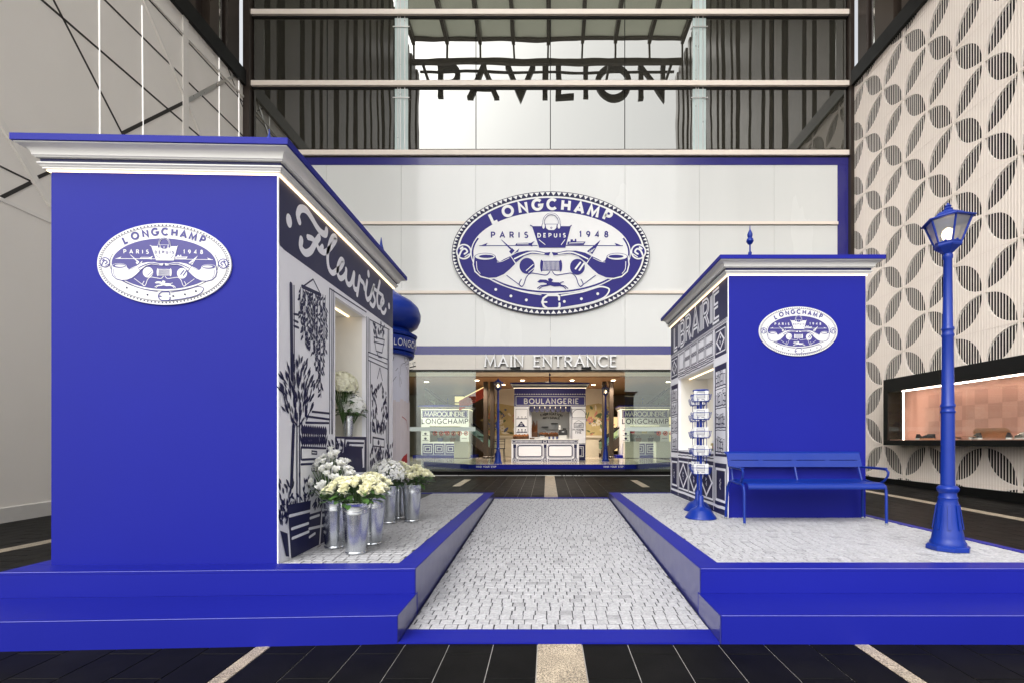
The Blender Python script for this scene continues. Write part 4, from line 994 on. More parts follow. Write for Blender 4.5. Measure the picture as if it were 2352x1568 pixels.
fs.poly(w6([(580, 815), (645, 828), (645, 878), (580, 870)]), 'navy', 1); fs.poly(w6([(584, 826), (642, 836), (642, 870), (584, 864)]), 'print_white', 2); fs.ell(*w6([(612, 848)])[0], .03, .03, 'navy', 3, 12)
for k in range(110):
    x = rr.uniform(566, 690); y = rr.uniform(880 if x > 650 else 895, 1000) if k > 25 else rr.uniform(765, 815); u, v = w6([(x if k > 25 else rr.uniform(578, 648), y)])[0]
    fs.leaf(u, v, rr.uniform(.8, 2.3), rr.uniform(.06, .10), .034, 'navy', 1 + k % 4)
rect_lines(fs, w6, [[(570, 740), (570, 850)], [(655, 740), (655, 850)]], .02, 'navy')
fs.build(fk, 'plant_mural')

# ---- bookshop kiosk
BX, BY = 2.040, 5.455
bk, BP = shop_kiosk('bookshop_kiosk', 'blue bookshop kiosk with printed bookshelf side behind the bench', BX, BY, 1, 0.0, 1.553, 2.52, (.475, 2.055), (1.07, 2.16))
emblem(bk, lambda u, v, h: (u, BY - h, v), 2.826, 2.432, .885, True, .0006, .012)
ba = Art(lambda u, v, h: (BX - h, u, v), .001, .0009)
qb = reg(1600, 680, 260 / 658)
wb = lambda pts: [on_x(*qb(*p), BX) for p in pts]
y0b, y1b = BY + .012, BY + 2.515
class Flip(Art):
    pass
def bflip(L): return [(BY + 2.52 - u, v) for u, v in L]     # text runs from the far end to the near end
bt = Art(lambda u, v, h: (BX - h, BY + 2.52 - u, v), .001, .0009)
bt.poly([(.005, 3.058), (.005, 2.60), (2.508, 2.60), (2.508, 3.058)], 'navy', 0)
bt.text('LIBRAIRIE', .22, 2.655, .34, .075, 'print_white', 1, fit=2.02); bt.text('LIBRAIRIE', .22, 2.655, .34, .018, 'navy', 2, fit=2.02)
# side pilasters, window grid, shelves, lower panels
def rect(art, u0, u1, v0, v1, col, lay): art.poly([(u0, v0), (u1, v0), (u1, v1), (u0, v1)], col, lay)
U0, U1 = 2.52 - 2.055, 2.52 - .475            # niche seen left to right
def wob(u0, u1, v, n=9, amp=.008): return [(u0 + (u1 - u0) * i / n, v + rr.uniform(-amp, amp)) for i in range(n + 1)]
for a0, a1 in ((.02, U0 - .03), (U1 + .04, 2.49)):
    rect(bt, a0 + .01, a1 - .005, 2.20, 2.545, 'navy', 0); rect(bt, a0 + .04, a1 - .04, 2.24, 2.51, 'print_white', 1)
    rect(bt, a0 + .055, a1 - .055, 2.255, 2.495, 'navy', 2)
    cxp, czp = (a0 + a1) / 2, 2.375; hw, hh = (a1 - a0) / 2 - .06, .115
    bt.poly([(cxp - hw, czp), (cxp, czp - hh), (cxp + hw, czp), (cxp, czp + hh)], 'print_white', 3); bt.poly([(cxp - hw * .7, czp), (cxp, czp - hh * .72), (cxp + hw * .7, czp), (cxp, czp + hh * .72)], 'navy', 4)
    for k in range(7): bt.ell(cxp + rr.uniform(-.02, .02), czp + rr.uniform(-.045, .045), .009, .012, 'print_white', 5, 8)
    rect(bt, a0 - .01, a1 + .01, 2.115, 2.17, 'print_white', 1)
    rect(bt, a0 + .01, a1 - .005, 1.02, 2.10, 'navy', 0); rect(bt, a0 + .045, a1 - .035, 1.05, 2.03, 'print_white', 1)
    zsh = [1.07, 1.36, 1.62, 1.85]
    for i, z in enumerate(zsh):
        bt.stroke(wob(a0 + .045, a1 - .035, z, 6, .006), .014, 'navy', 2, cap=False); bt.stroke(wob(a0 + .045, a1 - .035, z - .03, 6, .006), .010, 'navy', 2, cap=False)
        u = a0 + .06
        while u < a1 - .075:
            bw = rr.uniform(.022, .042); bh = rr.uniform(.12, .19)
            bt.stroke([(u, z + .006), (u + rr.uniform(-.004, .008), z + bh), (u + bw, z + bh + rr.uniform(-.005, .005)), (u + bw, z + .006)], .007, 'navy', 2, cap=False)
            if rr.random() < .7: rect(bt, u, u + bw, z + bh * .25, z + bh * .25 + .016, 'navy', 3); rect(bt, u, u + bw, z + bh * .72, z + bh * .72 + .014, 'navy', 3)
            u += bw + .004
    rect(bt, a0 + .01, a1 - .005, .42, .94, 'navy', 0); bt.stroke([(a0 + .05, .50), (a1 - .045, .50), (a1 - .045, .87), (a0 + .05, .87)], .030, 'print_white', 1, closed=True)
    for k in range(12): bt.ell((a0 + a1) / 2 + rr.uniform(-.022, .022), .69 + rr.uniform(-.07, .07), .009, .012, 'print_white', 5, 8)
    rect(bt, a0 - .012, a1 + .012, .955, 1.005, 'print_white', 1)
for z in (2.56, 2.575, 2.592): bt.stroke(wob(.02, 2.5, z, 16, .004), .007, 'navy', 1, cap=False)
rect(bt, .01, 2.508, 2.555, 2.598, 'print_white', 0)
for z in (2.185, 2.215, 2.24): bt.stroke(wob(U0 - .01, U1 + .02, z, 14, .006), .012, 'navy', 1, cap=False)
n = 5
for i in range(n):
    ua = U0 + (U1 - U0) * i / n + .02; ub = U0 + (U1 - U0) * (i + 1) / n - .02
    for (a, b) in (((2.28, 2.53),) if i == 0 else ((2.265, 2.395), (2.415, 2.54))):
        bt.stroke([(ua, a), (ub, a), (ub, b), (ua, b)], .010, 'navy', 1, closed=True); bt.stroke([(ua + .025, a + .015), (ub - .025, a + .015), (ub - .025, b - .015), (ua + .025, b - .015)], .006, 'navy', 1, closed=True)
rect(bt, U0 - .02, U1 + .03, .42, .95, 'navy', 0)
for i in range(3):
    ua = U0 + (U1 - U0) * i / 3 + .03; ub = U0 + (U1 - U0) * (i + 1) / 3 - .02; cu = (ua + ub) / 2
    bt.stroke([(ua, .48), (ub, .48), (ub, .89), (ua, .89)], .024, 'print_white', 1, closed=True); bt.stroke([(ua + .03, .685), (cu, .51), (ub - .03, .685), (cu, .86)], .035, 'print_white', 2, closed=True)
    for k in range(9): bt.ell(cu + rr.uniform(-.02, .02), .685 + rr.uniform(-.05, .05), .009, .012, 'print_white', 5, 8)
for z, wd in ((1.03, .03), (.985, .014)): bt.stroke(wob(U0 - .01, U1 + .02, z, 16, .006), wd, 'navy', 1, cap=False)
rect(bt, .005, 2.508, HT + .002, .41, 'navy', 0); bt.stroke(wob(.02, 2.5, .425, 16, .007), .035, 'print_white', 3, cap=False)
for u in (.005, .46, 2.06, 2.495): bt.stroke([(u, .36), (u, 2.6)], .012, 'print_white', 4, cap=False)
for u in (.475, 1.0, 1.55, 2.07): bt.stroke([(u, .36), (u, .95)], .007, 'print_white', 6, cap=False)
bt.build(bk, 'bookshelf_mural')
# open shelf picture on the niche's back wall
nb = Art(lambda u, v, h: (BX + .45 - h, BY + 2.52 - u, v), .001, .0009)
for z in (1.30, 1.62, 1.94): nb.stroke([(U0 + .75, z), (U1 - .02, z)], .016, 'navy', 0)
u = U0 + .78
while u < U1 - .07:
    for z in (1.31, 1.63):
        if rr.random() < .75: nb.stroke([(u, z), (u, z + .15), (u + .035, z + .15), (u + .035, z)], .007, 'navy', 1)
    u += .045
nb.build(bk, 'shelf_print')
t = thing('niche_book_display', 'small stack of patterned books inside the bookshop niche', 'books', (BX + .26, 6.35, 1.07))
for k, (m_, dx) in enumerate((('mural_green', 0), ('red', .01), ('mural_gold', -.01), ('print_white', .005))): MB().bbox(BX + .16 + dx, BX + .34 + dx, 6.24, 6.48, 1.0705 + k * .035, 1.104 + k * .035, .004).build('book', M[m_], t)

# ================================================================== ADVERTISING COLUMN
cc = (-2.44, 7.10, HT)
ac = thing('advertising_column', 'round blue advertising column with domed top behind the flower kiosk', 'advertising column', cc)
MB().lathe([(.46, 0), (.46, .10), (.42, .13), (.40, .14)], cc, 40).build('plinth', M['blue_metal'], ac, smooth=True)
MB().lathe([(.395, .14), (.395, 2.09)], cc, 48).build('poster_drum', M['poster'], ac, smooth=True)
MB().lathe([(.41, 2.085), (.46, 2.09), (.475, 2.13), (.44, 2.15), (.475, 2.16), (.495, 2.34), (.46, 2.355), (.50, 2.365), (.515, 2.40), (.47, 2.425), (.43, 2.45), (.40, 2.48)], cc, 48).build('crown', M['blue_metal'], ac, smooth=True)
MB().lathe([(.40, 2.481), (.45, 2.50), (.52, 2.55), (.56, 2.64), (.565, 2.72), (.53, 2.82), (.45, 2.90), (.34, 2.96), (.20, 3.05), (.10, 3.20), (.05, 3.32), (.03, 3.36)], cc, 48).build('dome', M['blue_metal'], ac, smooth=True)
MB().lathe([(.028, 3.361), (.05, 3.40), (.028, 3.44), (.05, 3.50), (.06, 3.54), (.03, 3.60), (.04, 3.66), (.02, 3.74), (.005, 3.84)], cc, 16).build('finial', M['blue_metal'], ac, smooth=True)
ca = Art(lambda u, v, h: (cc[0] + (.402 + h + (max(0, v - 2.5) * .111 + .088 if v > 2.3 else 0)) * math.sin(u), cc[1] - (.402 + h + (max(0, v - 2.5) * .111 + .088 if v > 2.3 else 0)) * math.cos(u), v), .001, .0015)
for st_ in (.68, 2.7): ca.text('LONGCHAMP', st_, 2.545, .085, .016, 'sign_white', 0, fit=1.35, sx=1.6)
def dense(pts): return [((pts[i][0] + (pts[i + 1][0] - pts[i][0]) * k / 5), (pts[i][1] + (pts[i + 1][1] - pts[i][1]) * k / 5)) for i in range(len(pts) - 1) for k in range(5)] + [pts[-1]]
for k in range(46):
    u, v = rr.uniform(.1, 2.6), rr.uniform(1.95, 2.40); an = rr.uniform(0, 3.14); L = rr.uniform(.15, .4)
    v2 = min(2.40, max(1.8, v + math.sin(an) * L * .6)); ca.stroke(dense([(u, v), (u + math.cos(an) * L * .7, v2)]), .007, 'groove', k % 3, cap=False)
for k in range(12):                     # pale face tone on the poster, in narrow strips round the drum
    u = .5 + k * .17; rect(ca, u, u + .168, .62, 1.80 - .02 * (k % 3), 'poster_skin', 0)
lipU = [(.92 + .06 * i, .80 + .05 * math.sin(i * .55) + .035 * i) for i in range(9)]; lipD = [(.92 + .06 * i, .66 + .018 * i + .012 * i) for i in range(9)]
for i in range(8): ca.poly([lipD[i], lipD[i + 1], lipU[i + 1], lipU[i]], 'lips', 3)
ca.stroke(dense([(1.1, 1.55), (1.35, 1.50), (1.45, 1.36)]), .012, 'lips', 3); ca.stroke(dense([(1.1, 1.40), (1.2, 1.24), (1.42, 1.20)]), .010, 'poster_skin', 5)
ca.build(ac, 'poster_print')

# ================================================================== STREET LAMPS
def make_lamp(label):
    t = thing('street_lamp', label, 'street lamp', (0, 0, 0), 'street lamps')
    B = M['blue_metal']
    MB().lathe([(.145, 0), (.145, .03), (.128, .04)], (0, 0, 0), 8, rad(22.5)).build('base_plate', B, t)
    MB().lathe([(.118, .04), (.118, .06), (.108, .075), (.104, .10), (.098, .14), (.092, .16), (.082, .24), (.068, .37), (.062, .40), (.066, .41), (.058, .425), (.058, .45), (.070, .465), (.074, .485), (.066, .50), (.050, .51)], (0, 0, 0), 24).build('pedestal', B, t, smooth=True)
    for k in range(8):
        a = rad(45 * k + 12); c, s_ = math.cos(a), math.sin(a)
        MB().bar((c * .095, s_ * .095, .165), (c * .069, s_ * .069, .36), (-s_, c, 0), .022, (c, s_, 0), .006).build('flute', B, t)
    MB().lathe([(.048, .51), (.047, .56), (.044, 1.08), (.048, 1.085), (.050, 1.095), (.044, 1.105), (.044, 1.125), (.050, 1.135), (.048, 1.15), (.042, 1.16), (.037, 1.68), (.041, 1.69), (.043, 1.70), (.037, 1.715), (.037, 1.735), (.043, 1.745), (.040, 1.76), (.034, 1.77), (.028, 2.30), (.034, 2.31), (.034, 2.335), (.028, 2.345)], (0, 0, 0), 20).build('post', B, t, smooth=True)
    la = MB().lathe([(.030, 2.345), (.042, 2.355), (.050, 2.365), (.085, 2.395), (.090, 2.405), (.090, 2.42)], (0, 0, 0), 6, rad(10)).build('lantern_cup', B, t)
    bars = MB(); n = 6
    pt = lambda k, r, z: (r * math.cos(rad(10 + 60 * k)), r * math.sin(rad(10 + 60 * k)), z)
    for k in range(n):
        bars.tube([pt(k, .084, 2.42), pt(k, .150, 2.605)], .008, 6)
        bars.tube([pt(k, .086, 2.425), pt(k + 1, .086, 2.425)], .007, 6)
    bars.build('lantern_frame', B, t)
    for k in range(n): MB().add([pt(k, .080, 2.425), pt(k + 1, .080, 2.425), pt(k + 1, .145, 2.605), pt(k, .145, 2.605)], [(0, 1, 2, 3)]).build('lantern_pane', M['glass_lamp'], t)
    for k in range(n):
        m_ = pt(k + .5, .074, 2.425); MB().lathe([(.009, 0), (.012, .008), (.005, .018)], m_, 8).build('beading', B, t)
    MB().lathe([(.172, 2.600), (.176, 2.607), (.172, 2.612), (.118, 2.632), (.106, 2.638), (.096, 2.655), (.060, 2.675), (.040, 2.682), (.030, 2.692), (.034, 2.70), (.020, 2.71), (.020, 2.716), (.026, 2.724), (.012, 2.736), (.004, 2.75)], (0, 0, 0), 6, rad(10)).build('lantern_roof', B, t)
    MB().lathe([(.012, 2.42), (.014, 2.45), (.034, 2.47), (.042, 2.50), (.034, 2.53), (.012, 2.55)], (0, 0, 0), 16).build('bulb', M['bulb'], t, smooth=True)
    return t
lamp = make_lamp('tall blue street lamp standing beside the bench on the right platform')
lamp.location = (3.19, 3.849, HT)
IP = .48                                        # top of the indoor platform
l2 = dup(lamp, (on_y(1144, 0, 15.55)[0], 15.55, IP), 0, 'blue street lamp left of the bakery kiosk inside the lobby')
l3 = dup(lamp, (on_y(1391, 0, 17.4)[0], 17.4, IP), 0, 'blue street lamp right of the bakery kiosk inside the lobby')

# ================================================================== BENCH
bn = thing('bench', 'blue metal garden bench with arms in front of the bookshop kiosk', 'bench', (2.75, 5.15, HT))
B = M['blue_metal']
bx0, bx1 = 2.02, 3.475; fy, by = 4.95, 5.36
z0 = HT
sp = [(5.34, .445), (5.24, .43), (5.13, .425), (5.02, .43), (4.95, .425), (4.925, .395), (4.925, .375)]
sm = smooth_pts(sp, 4)
cuts = [(0, 7), (7, 13), (13, len(sm) - 1)]
for a, b in ((0, 6), (6, 12), (12, len(sm) - 1)):
    seg = sm[a:b + 1]
    if a: seg = [(seg[0][0] - .003, seg[0][1])] + seg[1:]
    rs = []
    top = [(p[0], p[1] + z0) for p in seg]; bot = [(p[0] + (.004 if i > len(seg) - 4 and b > 14 else 0), p[1] + z0 - .006) for i, p in enumerate(seg)]
    loop = top + bot[::-1]; m_ = MB(); n = len(loop)
    m_.add([(bx0 + .03, y, z) for y, z in loop] + [(bx1 - .03, y, z) for y, z in loop], [tuple(range(n)), tuple(range(n, 2 * n))[::-1]] + [(i, (i + 1) % n, n + (i + 1) % n, n + i) for i in range(n)])
    m_.build('seat_slat', B, bn, smooth=True)
def bk_pt(h): return 5.30 + (h - .43) * .36     # backrest plane leans back
def backplank(h0, h1, x0, x1, nm='backrest_slat'):
    m_ = MB(); y0_, y1_ = bk_pt(h0), bk_pt(h1)
    m_.add([(x0, y0_, z0 + h0), (x1, y0_, z0 + h0), (x1, y1_, z0 + h1), (x0, y1_, z0 + h1), (x0, y0_ + .008, z0 + h0), (x1, y0_ + .008, z0 + h0), (x1, y1_ + .008, z0 + h1), (x0, y1_ + .008, z0 + h1)], [(0, 1, 2, 3), (4, 7, 6, 5), (0, 4, 5, 1), (1, 5, 6, 2), (2, 6, 7, 3), (3, 7, 4, 0)])
    return m_.build(nm, B, bn)
backplank(.575, .645, bx0 - .015, bx1 + .015); backplank(.652, .725, bx0 - .015, bx1 + .015)
for k in range(5):
    xx = bx0 - .015 + (bx1 - bx0 + .03) * k / 4; w_ = .025; backplank(.6455, .6515, max(bx0 - .015, xx - w_), min(bx1 + .015, xx + w_), 'slat_bridge')
top_y = bk_pt(.725)
MB().add([(bx0 - .03, top_y, z0 + .725), (bx1 + .03, top_y, z0 + .725), (bx1 + .03, top_y + .028, z0 + .743), (bx0 - .03, top_y + .028, z0 + .743), (bx0 - .03, top_y + .006, z0 + .718), (bx1 + .03, top_y + .006, z0 + .718), (bx1 + .03, top_y + .032, z0 + .737), (bx0 - .03, top_y + .032, z0 + .737)], [(0, 1, 2, 3), (4, 7, 6, 5), (0, 4, 5, 1), (1, 5, 6, 2), (2, 6, 7, 3), (3, 7, 4, 0)]).build('top_roll', B, bn)
for x in (bx0 + .02, (bx0 + bx1) / 2, bx1 - .02): MB().tube([(x, bk_pt(.40) + .012, z0 + .41), (x, bk_pt(.70) + .016, z0 + .70)], .012, 8).build('back_upright', B, bn, smooth=True)
for x in (bx0 + .02, (bx0 + bx1) / 2, bx1 - .02):
    for h in (.59, .705): MB().lathe([(.006, 0), (.006, .003)], (0, 0, 0), 8).build('bolt', B, bn).matrix_local = Matrix.Translation(Vector((x, bk_pt(h) - .003, z0 + h)) - world_of(bn)) @ Matrix.Rotation(rad(90), 4, 'X')
for s_, x in ((-1, bx0), (1, bx1)):
    MB().tube(smooth_pts3 if False else [(x + s_ * .0, fy, z0), (x, fy + .005, z0 + .34), (x, fy + .02, z0 + .395), (x, fy + .06, z0 + .415), (x, fy + .22, z0 + .415), (x + s_ * .005, by - .08, z0 + .43), (x + s_ * .01, by - .03, z0 + .41), (x + s_ * .02, by, z0 + .35), (x + s_ * .035, by + .02, z0)], .014, 10).build('leg_frame', B, bn, smooth=True)
    MB().tube([(x, fy + .09, z0 + .425), (x + s_ * .012, fy + .05, z0 + .45), (x + s_ * .016, fy + .005, z0 + .50), (x + s_ * .016, fy - .005, z0 + .54), (x + s_ * .014, fy + .02, z0 + .565), (x + s_ * .010, fy + .10, z0 + .57), (x, bk_pt(.57), z0 + .575)], .011, 10).build('armrest_tube', B, bn, smooth=True)
    MB().bbox(x - .018 + s_ * .01, x + .018 + s_ * .01, fy + .02, bk_pt(.57) - .02, z0 + .577, z0 + .586, .004).build('armrest_pad', B, bn)
    for yy in (fy, by + .02): MB().lathe([(.016, -.0), (.016, .02)], (x + (s_ * .035 if yy > 5.2 else 0), yy, z0), 10).build('foot_cap', M['galv'], bn)

# ================================================================== POSTCARD STANDS AND CARDS
TZ = [1.36, 1.16, .955, .755, .55]
def make_stand(loc, label, behind):
    t = thing('postcard_stand', label, 'postcard stand', (*loc, HT), 'postcard stands')
    c = (loc[0], loc[1], HT)
    MB().lathe([(.172, 0), (.172, .006), (.160, .022), (.140, .05), (.115, .085), (.10, .10), (.062, .115), (.040, .135), (.034, .15), (.030, .24), (.022, .25)], c, 32).build('base', B, t, smooth=True)
    MB().lathe([(.016, .25), (.016, 1.44)], c, 12).build('pole', B, t, smooth=True)
    MB().lathe([(.085, 1.415), (.09, 1.425), (.085, 1.435)], c, 24).build('top_ring', B, t)
    for k in range(4):
        a = rad(45 + 90 * k); MB().tube([(c[0] + .07 * math.cos(a), c[1] + .07 * math.sin(a), c[2] + .46), (c[0] + .07 * math.cos(a), c[1] + .07 * math.sin(a), c[2] + 1.425)], .0035, 6).build('rack_wire', B, t)
    gi = 0
    for ti, tz in enumerate(TZ):
        m_ = MB(); ends = []
        for k in range(4):
            a = rad(-90 + 90 * k - 14); n = Vector((math.cos(a), math.sin(a), 0)); w = Vector((-n.y, n.x, 0)); o = Vector(c) + Vector((0, 0, tz))
            for (aa, bb) in (((-1, .055, -.055), (1, .055, -.055)), ((-1, .10, .015), (1, .10, .015))): m_.tube([o + w * .085 * aa[0] + n * aa[1] + Vector((0, 0, aa[2])), o + w * .085 * bb[0] + n * bb[1] + Vector((0, 0, bb[2]))], .003, 5)
            for sg in (-1, 1): m_.tube([o + w * .085 * sg + n * .03 + Vector((0, 0, -.05)), o + w * .085 * sg + n * .06 + Vector((0, 0, -.062)), o + w * .085 * sg + n * .095 + Vector((0, 0, -.04)), o + w * .085 * sg + n * .108 + Vector((0, 0, .02))], .003, 5)
            ends.append((k, n, w, o))
        m_.build('card_pocket', B, t)
        for k, n, w, o in ends:
            if k == 2: continue
            ca_ = MB(); fnc = lambda u, v, h: tuple(o + w * u + n * (.066 + v * .16 + h) + Vector((0, 0, v)))
            tier = ['top', 'second', 'middle', 'fourth', 'lowest'][ti]
            which = 'rear' if behind else 'front'
            cd = thing('postcard', f'white illustrated postcard in the {tier} tier of the {which} blue rack, facing ' + {0: 'the camera', 1: 'the kiosk wall', 3: 'the ramp'}[k], 'postcard', tuple(o + n * .066), f'postcards in the {tier} tier of the {which} rack')
            ca_.prism([(-.078, -.052), (.078, -.052), (.078, .058), (-.078, .058)], fnc, -.012, 0).build('card', M['sign_white'], cd)
            ar = Art(fnc, .0006, .0005); ar.stroke([(-.045, -.02), (.035, -.02), (.035, .042), (-.045, .042)], .004, 'navy', 0, closed=True)
            for q in range(3): ar.stroke([(-.038, -.01 + q * .016), (.028, -.006 + q * .016)], .003, 'navy', 0)
            ar.stroke([(-.045, -.036), (-.02, -.036)], .005, 'navy', 0); ar.stroke([(.005, -.036), (.035, -.036)], .005, 'navy', 0); ar.build(cd, 'card_print')
    return t
make_stand((1.723, 5.424), 'blue postcard stand nearest the ramp beside the bookshop kiosk', False)
make_stand((1.875, 6.02), 'blue postcard stand behind the front one by the bookshop kiosk', True)

# ================================================================== BUCKETS AND FLOWERS
def make_bucket():
    t = thing('flower_bucket', '', 'bucket', (0, 0, 0), 'galvanised flower buckets')
    G = M['galv']
    MB().lathe([(.078, .0), (.080, .004), (.080, .012), (.076, .018), (.084, .12), (.096, .30), (.098, .315), (.0955, .325), (.0995, .36), (.1005, .375), (.104, .38), (.104, .392), (.098, .394), (.094, .36), (.078, .05), (.0, .045)], (0, 0, 0), 36, cap=False).add([(0, 0, .002)], []).build('body', G, t, smooth=True)
    MB().lathe([(.0975, .322), (.0985, .326), (.0975, .330)], (0, 0, 0), 36, cap=False).build('band', G, t, smooth=True)
    MB().tube([(.098 * math.cos(a), -.098 * abs(math.sin(a)) - .01 * math.sin(a), .372 - .045 * math.sin(a)) for a in [math.pi * k / 14 for k in range(15)]], .0022, 6).build('handle', M['steel'], t, smooth=True)
    for s_ in (-1, 1): MB().bbox(s_ * .104 - .012, s_ * .104 + .012, -.012, .012, .35, .385, .003).build('lug', G, t)
    return t
def px2deck(x, y, z=HT):
    d = F * (CH - z) / (y - VY); return ((x - VX) / F * d, d)
bproto = make_bucket()
SPOTS = [((818, 1268), 'front galvanised bucket of cream roses on the left platform'), ((769, 1255), 'galvanised bucket of white lisianthus touching the plant mural'), ((856, 1247), 'galvanised bucket tucked behind the front roses'),
         ((892, 1199), 'galvanised bucket of tiny white blossom, middle of the row'), ((914, 1188), 'galvanised bucket in shade between two rear buckets'), ((946, 1195), 'rear galvanised bucket of roses nearest the ramp')]
bpos = []
for k, ((x, y), lab) in enumerate(SPOTS):
    X, Y = px2deck(x, y); bpos.append((X, Y))
    if k == 0: bproto.location = (X, Y, HT); bproto['label'] = lab
    else: dup(bproto, (X, Y, HT), rr.uniform(0, 6.28), lab)

def petal(m_, base, out, up, side, l, w, curl, cup):
    n, k = 4, 4; vs_ = []
    for i in range(n + 1):
        t_ = i / n; half = w * (.42 + 1.1 * t_ - .95 * t_ * t_ * t_) * (1 if i < n else .55)
        for j in range(k + 1):
            s_ = (j / k - .5) * 2
            vs_.append(tuple(base + up * (l * t_) + out * (curl * l * t_ * t_ - cup * s_ * s_ * half + .12 * l * t_) + side * (s_ * half)))
    m_.add(vs_, [(i * (k + 1) + j, i * (k + 1) + j + 1, (i + 1) * (k + 1) + j + 1, (i + 1) * (k + 1) + j) for i in range(n) for j in range(k)])
def rose_mesh(seed, material, layers, name):
    rr_ = random.Random(seed); m_ = MB()
    for (cnt, r, l, w, curl) in layers:
        for i in range(cnt):
            a = 2 * math.pi * i / cnt + rr_.uniform(-.2, .2) + r * 90
            out = Vector((math.cos(a), math.sin(a), 0)); side = Vector((-out.y, out.x, 0))
            petal(m_, out * r * .55, out, Vector((0, 0, 1)), side, l * rr_.uniform(.93, 1.07), w, curl * rr_.uniform(.8, 1.2), .45)
    o = m_.build(name, material, None, smooth=True, normals=False); me = o.data; bpy.data.objects.remove(o); return me
ROSE = [rose_mesh(k, M['rose'], [(3, .006, .040, .011, .0), (4, .014, .041, .015, .05), (5, .021, .040, .019, .22), (6, .027, .035, .022, .55)], 'rose_head') for k in range(3)]
LIS = [rose_mesh(10 + k, M['white_petal'], [(3, .005, .034, .012, .0), (4, .012, .036, .017, .18), (5, .018, .032, .020, .5)], 'lisianthus_head') for k in range(3)]
BUD = [rose_mesh(20, M['white_petal'], [(3, .004, .026, .008, -.1), (3, .008, .024, .010, -.05)], 'bud')]
def foliage(parent, c, n, r, z0_, z1_, ll, seed, droop=.3):
    rr_ = random.Random(seed); m_ = MB()
    for k in range(n):
        a = rr_.uniform(0, 6.283); q = r * math.sqrt(rr_.random()) ; p = Vector((c[0] + q * math.cos(a), c[1] + q * math.sin(a), rr_.uniform(z0_, z1_)))
        d = Vector((math.cos(a + rr_.uniform(-.6, .6)), math.sin(a + rr_.uniform(-.6, .6)), rr_.uniform(-droop, .6))).normalized(); s_ = d.cross(Vector((0, 0, 1))).normalized(); nn = s_.cross(d)
        l = ll * rr_.uniform(.7, 1.25); w = l * rr_.uniform(.42, .6)
        vs_ = [p]; 
        for t_, kk in ((.28, .38), (.6, .48), (.85, .28)):
            vs_ += [p + d * l * t_ + s_ * w * kk + nn * .12 * w - Vector((0, 0, .18 * l * t_ * t_)), p + d * l * t_ - Vector((0, 0, .18 * l * t_ * t_)), p + d * l * t_ - s_ * w * kk + nn * .12 * w - Vector((0, 0, .18 * l * t_ * t_))]
        vs_.append(p + d * l - Vector((0, 0, .2 * l)))
        m_.add(vs_, [(0, 1, 2), (0, 2, 3), (1, 4, 5, 2), (2, 5, 6, 3), (4, 7, 8, 5), (5, 8, 9, 6), (7, 10, 8), (8, 10, 9)])
    return tag(m_.build('foliage', M['leaf'], parent, smooth=True, normals=False), kind='stuff')
def bouquet(label, c, zr, kind, n, rx, ry, ztop, zlow, seed, scale=1.0, tilt=0.9, nfol=70, fl=.07):
    t = thing('flower_bunch', label, 'flowers', (c[0], c[1], zr), 'bunches of white flowers')
    rr_ = random.Random(seed); st = MB(); base = Vector((c[0], c[1], zr - .12))
    for k in range(n):
        q = math.sqrt((k + .5) / n); a = k * 2.39996 + rr_.uniform(-.25, .25)
        x, y = c[0] + rx * q * math.cos(a), c[1] + ry * q * math.sin(a); z = ztop - (ztop - zlow) * q ** 2 + rr_.uniform(-.018, .018)
        if kind == 'lis': z += rr_.uniform(-.03, .05)
        p = Vector((x, y, z)); nrm = Vector((math.cos(a) * q * tilt, math.sin(a) * q * tilt, 1)).normalized()
        me = rr_.choice(ROSE if kind == 'rose' else (LIS if rr_.random() < .85 else BUD))
        o = bpy.data.objects.new('rose_head' if kind == 'rose' else 'lisianthus_head', me); COL.objects.link(o); o.parent = t
        s_ = scale * rr_.uniform(.85, 1.15); qn = nrm.to_track_quat('Z', 'Y')
        o.matrix_local = Matrix.LocRotScale(p - nrm * .035 * s_ - world_of(t), qn @ Matrix.Rotation(rr_.uniform(0, 6.28), 3, 'Z').to_quaternion(), Vector((s_, s_, s_)))
        mid = base.lerp(p, .55) + Vector((0, 0, .03)); st.tube([base + Vector((rr_.uniform(-.05, .05), rr_.uniform(-.05, .05), 0)), mid, p - nrm * .03 * s_], .003, 5)
    tag(st.build('stems', M['stem'], t), kind='stuff')
    foliage(t, c, nfol, max(rx, ry) * .82, zr + .005, zr + (zlow - zr) * .9 + .02, fl, seed + 1)
    return t
